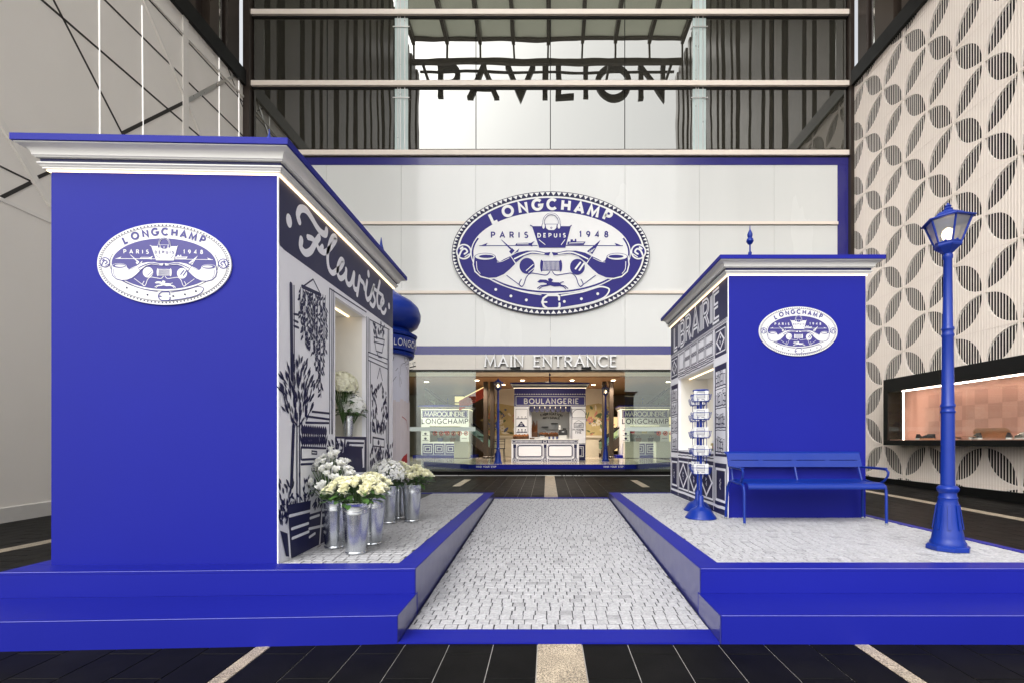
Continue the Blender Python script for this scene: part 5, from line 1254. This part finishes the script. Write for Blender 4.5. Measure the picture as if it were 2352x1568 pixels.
def blossom(label, c, zr, rx, ry, rz, cz, n, material, seed, size=.014, nfol=40, fl=.06):
    t = thing('flower_bunch', label, 'flowers', (c[0], c[1], zr), 'bunches of white flowers')
    rr_ = random.Random(seed); m_ = MB(); st = MB(); base = Vector((c[0], c[1], zr - .1))
    for k in range(n):
        a = rr_.uniform(0, 6.283); ph = math.acos(rr_.uniform(-.45, 1)); q = rr_.uniform(.8, 1.05)
        nr = Vector((math.sin(ph) * math.cos(a), math.sin(ph) * math.sin(a), math.cos(ph))); p = Vector((c[0] + nr.x * rx * q, c[1] + nr.y * ry * q, cz + nr.z * rz * q))
        u = nr.cross(Vector((.3, .2, .9))).normalized(); w = nr.cross(u)
        s_ = size * rr_.uniform(.7, 1.3); r0 = rr_.uniform(0, 1.5)
        for i in range(4):
            b = r0 + i * 1.5708; d = u * math.cos(b) + w * math.sin(b); e = nr.cross(d)
            m_.add([p, p + d * s_ * .7 + e * s_ * .5 + nr * s_ * .15, p + d * s_ * 1.15 + nr * s_ * .1, p + d * s_ * .7 - e * s_ * .5 + nr * s_ * .15], [(0, 1, 2, 3)])
        if k % 9 == 0: st.tube([base, p - nr * .02], .002, 4)
    tag(m_.build('florets', material, t, normals=False), kind='stuff'); tag(st.build('stems', M['stem'], t), kind='stuff')
    foliage(t, c, nfol, max(rx, ry) * .75, zr, max(zr + .02, cz - rz * .15), fl, seed + 1)
    return t
zr = HT + .385
(b0, b1, b2, b3, b4, b5) = bpos
bouquet('dense bunch of cream roses in the front bucket', (b0[0] + .0, b0[1]), zr, 'rose', 48, .245, .185, zr + .215, zr + .11, 31, 1.22, nfol=130, fl=.085)
bouquet('loose bunch of white lisianthus against the plant mural', (b1[0] - .035, b1[1] + .02), zr, 'lis', 62, .225, .19, zr + .38, zr + .12, 32, 1.18, nfol=60, fl=.05)
bouquet('bunch of cream roses behind the front bucket', (b2[0] + .0, b2[1] + .02), zr, 'rose', 18, .15, .13, zr + .20, zr + .12, 33, 1.15, nfol=50)
blossom('airy bunch of tiny white blossom behind the roses', b3, zr, .19, .17, .16, zr + .13, 650, M['white_petal'], 34, .014, nfol=60)
bouquet('bunch of cream roses in the shaded rear bucket', (b4[0], b4[1]), zr, 'rose', 18, .17, .15, zr + .24, zr + .13, 35, 1.2, nfol=50)
bouquet('bunch of cream roses in the rear bucket nearest the ramp', (b5[0] + .03, b5[1]), zr, 'rose', 24, .20, .16, zr + .205, zr + .10, 36, 1.2, nfol=90, fl=.08)
# niche flowers
NB = (LX - .11, 4.86); NB2 = (LX - .26, 4.70)
dup(bproto, (NB[0], NB[1], 1.236), 1.2, 'small galvanised bucket standing in the flower kiosk niche', scale=.55)
dup(bproto, (NB2[0], NB2[1], 1.236), 2.2, 'small galvanised bucket half hidden deep in the flower kiosk niche', scale=.6)
blossom('round head of white hydrangea in the niche bucket', (NB[0] + .03, NB[1] + .02), 1.236 + .21, .125, .14, .12, 1.55, 520, M['white_petal'], 41, .018, nfol=50, fl=.08)
blossom('tall mass of cream hydrangea at the back of the niche', (NB2[0] + .13, NB2[1] + .08), 1.236 + .23, .13, .17, .13, 1.75, 620, M['rose'], 42, .022, nfol=30, fl=.08)

# ================================================================== SHOWCASE ON THE RIBBED WALL
sc = thing('wall_showcase', 'black framed lit showcase set on the ribbed wall', 'showcase', (XR - .2, 9.4, 1.12))
sx0, sx1, sy0, sy1, sz0, sz1 = XR - .42, XR - .012, 6.4, 12.05, 1.10, 2.72
MB().box(sx0, sx1, sy0, sy1, 2.40, sz1).build('top_frame', M['black'], sc); MB().box(sx0, sx1, sy0, sy1, sz0, 1.22).build('bottom_frame', M['black'], sc)
MB().box(sx0, sx1, 11.90, sy1, 1.2205, 2.3995).build('side_frame', M['black'], sc); MB().box(sx0, sx1, sy0, 6.5, 1.2205, 2.3995).build('side_frame', M['black'], sc)
MB().box(sx1 - .03, sx1 - .004, 6.501, 11.899, 1.221, 2.399).build('back_panel', M['pink_wall'], sc)
cells = [(6.6 + .3 * i, 1.35 + .3 * j) for i in range(15) for j in range(3) if (i + j) % 2 == 0]
for y, z in cells: MB().box(sx1 - .034, sx1 - .031, y, y + .298, z, z + .298).build('check_panel', M['pink_check'], sc)
MB().box(sx0 + .06, sx0 + .10, 6.52, 11.5, 2.378, 2.395).build('led_tube', M['led_case'], sc); MB().box(sx0 + .08, sx0 + .11, 11.49, 11.503, 1.225, 2.355).build('led_tube', M['led_case'], sc)
MB().box(sx0 + .012, sx0 + .02, 6.51, 11.89, 1.222, 2.398).build('glass', M['case_glass'], sc)
MB().box(sx0 + .05, sx1 - .04, 6.51, 11.89, 1.2205, 1.235).build('shelf', M['pink_wall'], sc)
def skateboard(label, y, z, lean, L=.78):
    t = thing('skateboard', label, 'skateboard', (XR - .2, y, z), 'skateboards in the showcase')
    dk = []
    for k in range(25):
        a = 2 * math.pi * k / 24; dk.append((L / 2 * math.cos(a) if False else (L / 2 - .1) * (1 if math.cos(a) > 0 else -1) * (1 if abs(math.cos(a)) > .01 else 0) + .1 * math.cos(a), .1 * math.sin(a)))
    cl_, sl_ = math.cos(lean), math.sin(lean)
    fnd = lambda u, v, h: (XR - .2 - v * cl_ - h * sl_ + .0, y + u, z + .11 * abs(sl_) + v * sl_ - h * cl_ * -1 + .05 * cl_)
    dk = arc(L / 2 - .1, 0, .1, .1, -90, 90, 8) + arc(-L / 2 + .1, 0, .1, .1, 90, 270, 8)
    MB().prism(dk, fnd, 0, .012).build('deck', M['wood'], t)
    for u in (-.22, .22):
        m_ = MB().hexa(fnd, u - .02, u + .02, -.05, .05, -.03, -.001); m_.build('truck', M['steel'], t)
        for v in (-.075, .075): MB().hexa(fnd, u - .026, u + .026, v - .018, v + .018, -.055, -.003).build('wheel', M['cream_print'], t)
    return t
skateboard('maple skateboard lying on its wheels in the showcase', 9.95, 1.236, 0.0); skateboard('maple skateboard leaning on edge in the showcase', 9.35, 1.236, 1.35)
def shoe(label, y, z, ang, sole='cream_print', upper='dark_cloth'):
    t = thing('shoe', label, 'shoe', (XR - .22, y, z), 'shoes in the showcase')
    ca_, sa_ = math.cos(ang), math.sin(ang)
    fnh = lambda u, v, h: (XR - .22 + u * sa_ + v * ca_, y + u * ca_ - v * sa_, z + h)
    out = [(-.14, -.035), (-.10, -.045), (0, -.04), (.08, -.05), (.14, -.035), (.155, 0), (.14, .035), (.08, .05), (0, .04), (-.10, .045), (-.14, .035)]
    MB().prism(out, fnh, 0, .03).build('sole', M[sole], t)
    rs = []
    for s_, h, dx in ((.97, .031, 0), (.93, .06, -.005), (.75, .085, -.03), (.55, .105, -.06), (.45, .125, -.075)): rs.append([fnh(u * s_ + dx, v * s_, h) for u, v in out])
    MB().loft(rs).build('upper', M[upper], t, smooth=True)
    for k in range(3): MB().hexa(fnh, .0 + k * .025, .012 + k * .025, -.03, .03, .088 - k * .008, .10 - k * .008).build('lace', M['sign_white'], t)
shoe('dark shoe beside the skateboards in the showcase', 9.65, 1.236, .4); shoe('dark shoe with pale sole at the far end of the showcase', 11.15, 1.236, .9); shoe('dark shoe heel to heel with the far end shoe', 10.9, 1.236, -.5, 'wood')
shoe('silver shoe nearest the camera in the showcase', 8.75, 1.236, .3, 'cream_print', 'steel'); shoe('dark shoe behind the silver shoe in the showcase', 8.98, 1.236, .8, 'cream_print', 'dark_cloth')

# ================================================================== BAKERY KIOSK IN THE LOBBY
ip = thing('indoor_platform', 'low blue platform with angled ends under the bakery kiosk', 'platform', (.1, 17, .33))
xyprism([(-2.45, 15.0), (2.75, 15.0), (4.6, 17.2), (4.6, 20.2), (-4.4, 20.2), (-4.4, 17.2)], .327, IP - .006).build('platform_edge', M['blue'], ip)
xyprism([(-2.40, 15.06), (2.70, 15.06), (4.5, 17.22), (4.5, 20.1), (-4.3, 20.1), (-4.3, 17.22)], IP - .0055, IP - .001).build('deck', M['marble'], ip)
a = Art(lambda u, v, h: (u, 15.0 - h, v), .001, .001); a.text('MIND YOUR STEP', -2.2, .385, .045, .012, 'sign_white', 0, gap=.015); a.text('MIND YOUR STEP', 1.75, .385, .045, .012, 'sign_white', 0, gap=.015); a.build(ip, 'lettering')
DB = 17.7; bkw = 2.62; kx0 = on_y(1181, 0, DB)[0]; kx1 = kx0 + bkw
by_ = thing('bakery_kiosk', 'white and blue bakery kiosk with striped awning inside the lobby', 'kiosk', ((kx0 + kx1) / 2, DB, IP))
KP = lambda u, v, z: (kx0 + u, DB + v, z)
qk = reg(1200, 870, 300 / 1517)
wk = lambda pts: [on_y(*qk(*p), DB) for p in pts]
(ox0, oz0), (ox1, oz1) = wk([(492, 940)])[0], wk([(965, 690)])[0]
oz0 = 1.02; zt = 3.14
fw = MB()
for u0, u1, a_, b_ in ((0, ox0 - kx0, IP, zt), (ox1 - kx0, bkw, IP, zt), (ox0 - kx0, ox1 - kx0, IP, oz0), (ox0 - kx0, ox1 - kx0, 2.45, zt)): fw.hexa(KP, u0, u1, 0, .05, a_, b_)
fw.build('front_wall', M['print_white'], by_)
MB().hexa(KP, 0, .05, .0505, 1.5, IP, zt).build('side_wall', M['blue'], by_); MB().hexa(KP, bkw - .05, bkw, .0505, 1.5, IP, zt).build('side_wall', M['blue'], by_)
MB().hexa(KP, .0505, bkw - .0505, 1.0, 1.05, IP, zt).build('back_wall', M['cream_print'], by_); MB().hexa(KP, .0505, bkw - .0505, .0505, .999, 2.46, 2.5).build('inner_ceiling', M['cream_print'], by_)
MB().hexa(KP, .4, bkw - .4, .3, .34, 2.435, 2.455).build('led_bar', M['led_soft'], by_)
cornice(KP, bkw, 1.5, zt, by_, M['led_soft'], .42)
a = Art(lambda u, v, h: (u, DB - h, v), .002, .002)
zb0 = wk([(0, 612)])[0][1]
a.poly([(kx0 + .003, zt - .003), (kx1 - .003, zt - .003), (kx1 - .003, zb0), (kx0 + .003, zb0)], 'sign_blue', 0)
for k in range(30): u = kx0 + .03 + (bkw - .06) * k / 29; a.poly(arc(u, wk([(0, 466)])[0][1], .036, .036, 0, 180, 6), 'sign_white', 1)
a.stroke(wk([(302, 487), (1150, 492), (1150, 596), (302, 596)]), .022, 'sign_white', 1, closed=True)
(lx, lz), (rx_, hz) = wk([(405, 576)])[0], wk([(1072, 518)])[0]
a.text('BOULANGERIE', lx, lz, hz - lz, .036, 'sign_white', 2, fit=rx_ - lx, serif=.1)
# painted panels
for x0_, x1_ in ((300, 442), (993, 1163)): a.stroke(wk([(x0_, 645), (x1_, 645), (x1_, 1010 if x0_ < 500 else 1068), (x0_, 1010 if x0_ < 500 else 1068)]), .012, 'navy', 1, closed=True)
for y in (765, 862, 935): a.stroke(wk([(302, y), (442, y)]), .018, 'navy', 1)
for cx, y, n_, w_, h_ in ((375, 762, 3, 44, 26), (368, 858, 1, 50, 60), (375, 930, 3, 42, 40), (380, 1000, 3, 42, 45)):
    for k in range(n_):
        c = cx + (k - (n_ - 1) / 2) * w_; a.poly(wk([(c - w_ * (.45 if n_ > 1 else 1), y), (c + w_ * (.45 if n_ > 1 else 1), y), (c + w_ * .1, y - h_), (c - w_ * .1, y - h_)]), 'navy', 2)
        for q in (.25, .55): a.stroke(wk([(c - w_ * .28, y - h_ * q), (c + w_ * .28, y - h_ * q)]), .018, 'print_white', 3)
a.stroke(wk([(998, 745), (998, 700), (1030, 660), (1078, 648), (1126, 660), (1158, 700), (1158, 745)]), .014, 'navy', 1, sm=3); a.stroke(wk([(998, 750), (1160, 750)]), .014, 'navy', 1); a.stroke(wk([(998, 766), (1160, 766)]), .010, 'navy', 1)
a.stroke(wk([(1018, 820), (1135, 820), (1135, 872), (1018, 872)]), .014, 'navy', 1, closed=True); a.stroke(wk([(1026, 828), (1127, 828), (1127, 864), (1026, 864)]), .008, 'navy', 1, closed=True); a.stroke(wk([(1020, 818), (1076, 782), (1132, 818)]), .010, 'navy', 1)
def fit_text(art, txt, x0_, x1_, ybase, ytop, w, col, lay, serif=0):
    (l, z), (r_, h_) = wk([(x0_, ybase)])[0], wk([(x1_, ytop)])[0]; art.text(txt, l, z, h_ - z, w, col, lay, fit=r_ - l, serif=serif)
fit_text(a, 'OUVERT', 1034, 1120, 858, 838, .010, 'navy', 2); fit_text(a, 'PATISSERIE', 1004, 1140, 908, 888, .012, 'navy', 2, .1); fit_text(a, 'FINE', 1038, 1108, 944, 920, .014, 'navy', 2, .1)
for x in (460, 478, 975, 988): a.stroke(wk([(x, 625), (x, 1015)]), .010, 'navy', 1)
a.poly(wk([(1080, 1078), (1160, 1078), (1160, 1280), (1080, 1280)]), 'navy', 1); a.stroke(wk([(1084, 1108), (1134, 1108), (1134, 1230), (1084, 1230)]), .02, 'print_white', 2); a.stroke(wk([(1084, 1125), (1116, 1125), (1116, 1215), (1084, 1215)]), .014, 'print_white', 2)
a.build(by_, 'painted_front')
bw_ = Art(lambda u, v, h: (u, DB + .999 - h, v), .002, .002)
s18 = (DB + 1) / DB
for ch_, txt, x0_, x1_, yb, yt in ((0, 'FABRICATION', 608, 872, 716, 690), (0, 'ARTISANALE', 630, 845, 764, 742)):
    n_ = len(txt); W_ = [GL[c][0] for c in txt]; 
    for i, c in enumerate(txt):
        f_ = (i + .5) / n_; px_ = x0_ + (x1_ - x0_) * f_; dy = 22 * (2 * f_ - 1) ** 2 if txt[0] == 'F' else 4 * (2 * f_ - 1) ** 2
        u, v = on_y(*qk(px_, yb + dy), DB + 1); u2, v2 = on_y(*qk(px_, yt + dy), DB + 1); h_ = v2 - v
        bw_.text(c, u - W_[i] * h_ / 2, v, h_, .022, 'groove', 0, rot=-22 * (2 * f_ - 1) if txt[0] == 'F' else 0)
bw_.build(by_, 'wall_lettering')
aw = 8; ax0, ax1 = wk([(466, 0)])[0][0], wk([(980, 0)])[0][0]; az1, az0 = wk([(0, 606)])[0][1], wk([(0, 685)])[0][1]
for k in range(aw):
    xa = ax0 + (ax1 - ax0) * k / aw + .012; xb = ax0 + (ax1 - ax0) * (k + 1) / aw - .012; xm = (xa + xb) / 2; r_ = (xb - xa) / 2
    pts = [(xa, az1), (xb, az1)] + arc(xm, az0 + r_, r_, r_, 0, -180, 8)
    MB().prism(pts, lambda u, v, h: (u, DB - .03 - .10 * (az1 - v) / .2 - h, v), 0, .012).build('awning_flap', M['navy'], by_)
MB().box(ax0, ax1, DB - .028, DB - .006, az1 - .01, az1 + .02).build('awning_rail', M['sign_white'], by_)
MB().hexa(KP, ox0 - kx0 + .5, ox1 - kx0 - .35, .80, .998, 1.66, 1.69).build('shelf', M['sign_white'], by_)
# counter
DC = 16.65; cxa, cxb = on_y(*qk(245, 0), DC)[0], on_y(*qk(1075, 0), DC)[0]; cz1 = 1.27
ct = thing('bakery_counter', 'white counter with painted blue panels in front of the bakery', 'counter', ((cxa + cxb) / 2, DC + .25, IP))
MB().box(cxa, cxb, DC, DC + .55, IP, cz1 - .03).build('body', M['print_white'], ct); MB().bbox(cxa - .02, cxb + .02, DC - .02, DC + .57, cz1 - .029, cz1, .008).build('worktop', M['sign_white'], ct)
a = Art(lambda u, v, h: (u, DC - h, v), .002, .002); wc = lambda pts: [on_y(*qk(*p), DC) for p in pts]
a.poly(wc([(255, 1022), (1068, 1022), (1068, 1068), (255, 1068)]), 'navy', 0)
for k in range(48): x = 312 + k * 15; (a.stroke(wc([(x, 1032), (x, 1056)]), .020, 'print_white', 1) if not 625 < x < 700 else None)
for x in (258, 638, 1018): a.stroke(wc([(x, 1035), (x + 42, 1035), (x + 42, 1055), (x, 1055)]), .014, 'print_white', 1, closed=True)
for x in (268, 644, 1018):
    a.poly(wc([(x, 1078), (x + 36, 1078), (x + 36, 1245), (x, 1245)]), 'navy', 0); a.stroke(wc([(x + 8, 1125), (x + 8, 1235)]), .012, 'print_white', 1); a.stroke(wc([(x + 27, 1125), (x + 27, 1235)]), .012, 'print_white', 1)
    a.poly(wc([(x - 8, 1250), (x + 42, 1250), (x + 42, 1296), (x - 8, 1296)]), 'navy', 0); a.stroke(wc([(x + 6, 1262), (x + 30, 1262), (x + 30, 1286), (x + 6, 1286)]), .016, 'print_white', 1, closed=True)
for xa, xb in ((318, 630), (695, 1005)):
    for ins, wd in ((0, .012), (10, .03)): a.stroke(wc([(xa + ins + 14, 1085 + ins), (xb - ins - 14, 1085 + ins), (xb - ins, 1100 + ins), (xb - ins, 1225 - ins), (xb - ins - 14, 1240 - ins), (xa + ins + 14, 1240 - ins), (xa + ins, 1225 - ins), (xa + ins, 1100 + ins)]), wd, 'navy', 1, closed=True)
    a.poly(wc([(xa, 1256), (xb, 1256), (xb, 1294), (xa, 1294)]), 'navy', 0); a.stroke(wc([(xa + 14, 1266), (xb - 14, 1266), (xb - 14, 1286), (xa + 14, 1286)]), .016, 'print_white', 1, closed=True)
a.build(ct, 'painted_panels')
def basket(label, x, y, z, w, n_):
    t = thing('bread_basket', label, 'basket', (x, y, z), 'bread baskets')
    MB().lathe([(w * .42, 0), (w * .5, .10), (w * .47, .10), (w * .4, .012)], (x, y, z), 16, sy=.6).build('basket', M['wicker'], t)
    for k in range(n_):
        c = (x + (k - (n_ - 1) / 2) * w * .8 / n_, y, z + .085 + .02 * (k % 2)); MB().tube([(c[0] - .03, c[1] - .06, c[2]), (c[0], c[1], c[2] + .04), (c[0] + .03, c[1] + .06, c[2])], [.015, .04, .015], 8).build('roll', M['bread'], t, smooth=True)
bx_ = lambda p, d: on_y(*qk(p, 0), d)[0]
basket('bread basket on the left end of the counter', bx_(322, DC + .2), DC + .2, cz1, .34, 5); basket('darker bread basket second along the counter', bx_(415, DC + .2), DC + .2, cz1, .28, 4)
basket('bread basket on the back sill left of the coffee machine', bx_(645, DB + .5), DB + .55, 1.36, .42, 5); basket('bread basket on the back sill next to the coffee machine', bx_(765, DB + .5), DB + .55, 1.36, .42, 5)
MB().hexa(KP, .42, bkw - .55, .35, .9, 1.02, 1.359).build('back_counter', M['sign_white'], by_)
t = thing('baguette_box', 'brown box of standing baguettes at the left of the hatch', 'box', (bx_(530, DB + .5), DB + .6, 1.36)); x = bx_(530, DB + .6)
MB().bbox(x - .12, x + .12, DB + .5, DB + .7, 1.36, 1.55, .01).build('crate', M['wicker'], t)
for k in range(5): MB().tube([(x - .09 + k * .045, DB + .6, 1.40), (x - .09 + k * .045, DB + .6, 1.62 + .08 * (k % 2)), (x - .085 + k * .045, DB + .6, 1.84 + .07 * ((k * 2) % 3))], [.02, .028, .012], 8).build('baguette', M['bread'], t, smooth=True)
t = thing('coffee_machine', 'white and black coffee machine at the right of the counter', 'coffee machine', (bx_(880, DC + .25), DC + .25, cz1)); x = bx_(880, DC + .25)
MB().bbox(x - .15, x + .15, DC + .08, DC + .45, cz1, cz1 + .14, .02).build('body', M['sign_white'], t); MB().bbox(x - .15, x + .15, DC + .08, DC + .45, cz1 + .1405, cz1 + .33, .015).build('front_panel', M['dark_cloth'], t); MB().lathe([(.05, .33), (.05, .45), (.03, .47), (.03, .5)], (x - .1, DC + .3, cz1), 14).build('bean_hopper', M['sign_white'], t); MB().bbox(x + .0, x + .13, DC + .1, DC + .4, cz1 + .3305, cz1 + .385, .01).build('cup_tray', M['black'], t)
MB().box(x - .04, x + .04, DC + .06, DC + .079, cz1 + .24, cz1 + .27).build('display', M['steel'], t)
for k, (p, col, lab) in enumerate(((500, 'wicker', 'flat brown tray on the counter'), (575, 'sign_white', 'small white plate stack on the counter'), (625, 'dark_cloth', 'dark till slab on a white stand on the counter'))):
    x = bx_(p, DC + .2); t = thing('counter_tray', lab, 'tray', (x, DC + .2, cz1)); MB().bbox(x - .08, x + .08, DC + .1, DC + .3, cz1, cz1 + (.03 if k < 2 else .12), .01).build('stand', M['sign_white' if k else col], t); MB().bbox(x - .10, x + .10, DC + .08, DC + .32, cz1 + (.031 if k < 2 else .121), cz1 + (.045 if k < 2 else .15), .006).build('top', M[col], t)
for k in range(6):
    x = bx_(690 + k * 24, DC + .3); t = thing('patterned_cup', ('small blue cup' if k % 2 else 'small white cup') + ' in the row on the bakery counter', 'cup', (x, DC + .3, cz1), 'patterned cups'); MB().lathe([(.03, 0), (.045, .09), (.04, .09), (.028, .01)], (x, DC + .3, cz1), 12).build('cup', M['mural_blue' if k % 2 else 'sign_white'], t); MB().tube([(x + .04, DC + .3, cz1 + .07), (x + .07, DC + .3, cz1 + .05), (x + .036, DC + .3, cz1 + .025)], .007, 6).build('handle', M['sign_white'], t)
for p, lab in ((660, 'dark cake stand on the left of the bakery shelf'), (778, 'taller dark cake stand on the right of the bakery shelf')):
    x = bx_(p, DB + .9); h_ = .04 if p < 700 else .17; t = thing('cake_stand', lab, 'cake stand', (x, DB + .9, 1.69)); MB().lathe([(.06, 0), (.02, .01), (.015, h_)], (x, DB + .9, 1.69), 12).build('foot', M['sign_white'], t); MB().lathe([(.13, h_ + .0005), (.135, h_ + .02), (.13, h_ + .03)], (x, DB + .9, 1.69), 16).build('plate', M['dark_cloth'], t)
# cafe chair left of the counter
t = thing('cafe_chair', 'black slim cafe chair left of the bakery counter', 'chair', (-1.72, 16.9, IP))
for dx, dy in ((-.2, -.2), (.2, -.2), (-.2, .2), (.2, .2)): MB().tube([(-1.72 + dx * 1.15, 16.9 + dy * 1.1, IP), (-1.72 + dx, 16.9 + dy, IP + .45)], .012, 6).build('leg', M['black'], t)
MB().bbox(-1.95, -1.49, 16.67, 17.13, IP + .45, IP + .475, .008).build('seat', M['black'], t)
for x in (-1.93, -1.51): MB().tube([(x, 17.11, IP + .475), (x, 17.2, IP + .80)], .012, 6).build('back_post', M['black'], t)
for z in (.62, .72, .79): MB().tube([(-1.93, 17.15 + (z - .6) * .2, IP + z), (-1.51, 17.15 + (z - .6) * .2, IP + z)], .010, 6).build('back_rail', M['black'], t)

# ================================================================== LEATHER GOODS KIOSKS BEHIND THE GLASS
def leather(label, cx, d, w, word, seed):
    t = thing('leather_kiosk', label, 'kiosk', (cx, d, .33))
    x0, x1 = cx - w / 2, cx + w / 2; P = lambda u, v, z: (x0 + u, d + v, z); zt_ = 2.86
    MB().box(x0 - .3, x1 + .3, d - .5, d + 1.6, .327, .47).build('plinth', M['blue'], t)
    fw = MB()
    for u0, u1, a_, b_ in ((0, .45, .4705, zt_), (w - .45, w, .4705, zt_), (.45, w - .45, .4705, 1.15), (.45, w - .45, 2.02, zt_)): fw.hexa(P, u0, u1, 0, .05, a_, b_)
    fw.build('front_wall', M['print_white'], t); MB().hexa(P, 0, .05, .0505, 1.4, .4705, zt_).build('side_wall', M['print_white'], t); MB().hexa(P, w - .05, w, .0505, 1.4, .4705, zt_).build('side_wall', M['print_white'], t)
    MB().hexa(P, .0505, w - .0505, .6, .65, .4705, zt_).build('back_wall', M['cream_print'], t); MB().hexa(P, .45, w - .45, .2, .24, 2.0, 2.015).build('led_bar', M['led_soft'], t)
    for z in (1.15, 1.58): MB().hexa(P, .05, w - .05, .051, .598, z, z + .025).build('shelf', M['sign_white'], t)
    cornice(P, w, 1.4, zt_, t, M['led_soft'], .42)
    a = Art(lambda u, v, h: (u, d - h, v), .003, .003)
    rect(a, x0 + .1, x1 - .1, 2.46, 2.78, 'sign_blue', 0); a.stroke([(x0 + .06, 2.43), (x1 - .06, 2.43), (x1 - .06, 2.81), (x0 + .06, 2.81)], .03, 'navy', 0, closed=True)
    a.text('MAROQUINERIE', x0 + .2, 2.51, .22, .045, 'sign_white', 1, fit=w - .4, serif=.08)
    a.text('LONGCHAMP', x0 + .05, 2.12, .24, .045, 'navy', 1, fit=w - .1)
    for k in range(4):
        xa = x0 + .05 + (w - .1) * k / 4 + .02; xb = x0 + .05 + (w - .1) * (k + 1) / 4 - .02
        rect(a, xa, xb, .50, 1.08, 'sign_blue', 0); a.stroke([(xa + .08, .6), (xb - .08, .6), (xb - .08, .98), (xa + .08, .98)], .035, 'print_white', 1, closed=True); a.stroke([(xa + .17, .7), (xb - .17, .7), (xb - .17, .88), (xa + .17, .88)], .03, 'print_white', 1, closed=True)
    for z in (1.25, 1.5, 1.75):
        a.stroke([(x0 + .08, z), (x0 + .38, z)], .02, 'navy', 1); a.ell(x0 + .23, z + .09, .07, .06, 'navy', 1, 14); a.stroke([(x1 - .36, z + .1), (x1 - .1, z + .1)], .02, 'navy', 1)
    a.build(t, 'painted_front')
    rr_ = random.Random(seed)
    for k in range(5):
        x = x0 + .62 + k * (w - 1.2) / 4; z = 1.176 if k % 2 else 1.606; col = ['wicker', 'mural_gold', 'dark_cloth', 'mural_blue', 'lips'][(k + 2 * seed) % 5]
        cn = {'wicker': 'brown', 'mural_gold': 'mustard', 'dark_cloth': 'black', 'mural_blue': 'navy', 'lips': 'dark red'}[col]
        b = thing('handbag', f'{cn} handbag on the {"lower" if k % 2 else "upper"} shelf of the {word} leather kiosk', 'handbag', (x, d + .3, z), f'handbags on the {"lower" if k % 2 else "upper"} shelf of the {word} leather kiosk')
        MB().loft([[(x - s_ * .14, d + .3 - .05, zz), (x + s_ * .14, d + .3 - .05, zz), (x + s_ * .14, d + .3 + .05, zz), (x - s_ * .14, d + .3 + .05, zz)] for s_, zz in ((.8, z), (1, z + .12), (1.1, z + .2))]).build('body', M[col], b)
        MB().tube([(x + .07 * math.cos(q), d + .3, z + .2 + .11 * math.sin(q)) for q in [math.pi * i / 8 for i in range(9)]], .010, 6).build('handle', M['wicker'], b)
    return t
leather('leather goods kiosk behind the left entrance glass', on_y(1022, 0, 25.3)[0], 25.3, 2.5, 'left', 1); leather('leather goods kiosk behind the right entrance glass', on_y(1482, 0, 25.3)[0], 25.3, 2.5, 'right', 2)
for x, lab in ((-4.15, 'pale display plinth beside the left leather kiosk'), (4.1, 'pale display plinth left of the right leather kiosk'), (5.6, 'pale display plinth before the right leather kiosk')):
    t = thing('display_plinth', lab, 'plinth', (x, 23.6, .33)); MB().bbox(x - .35, x + .35, 23.3, 23.9, .40, 1.15, .01).build('body', M['cream_print'], t); MB().bbox(x - .30, x + .30, 23.35, 23.85, .327, .3995, .01).build('toe_kick', M['dark_cloth'], t); MB().bbox(x - .37, x + .37, 23.28, 23.92, 1.1505, 1.18, .008).build('top', M['sign_white'], t)
print('objects', len(bpy.data.objects), 'tris', sum(len(o.data.polygons) for o in bpy.data.objects if o.type == 'MESH'))
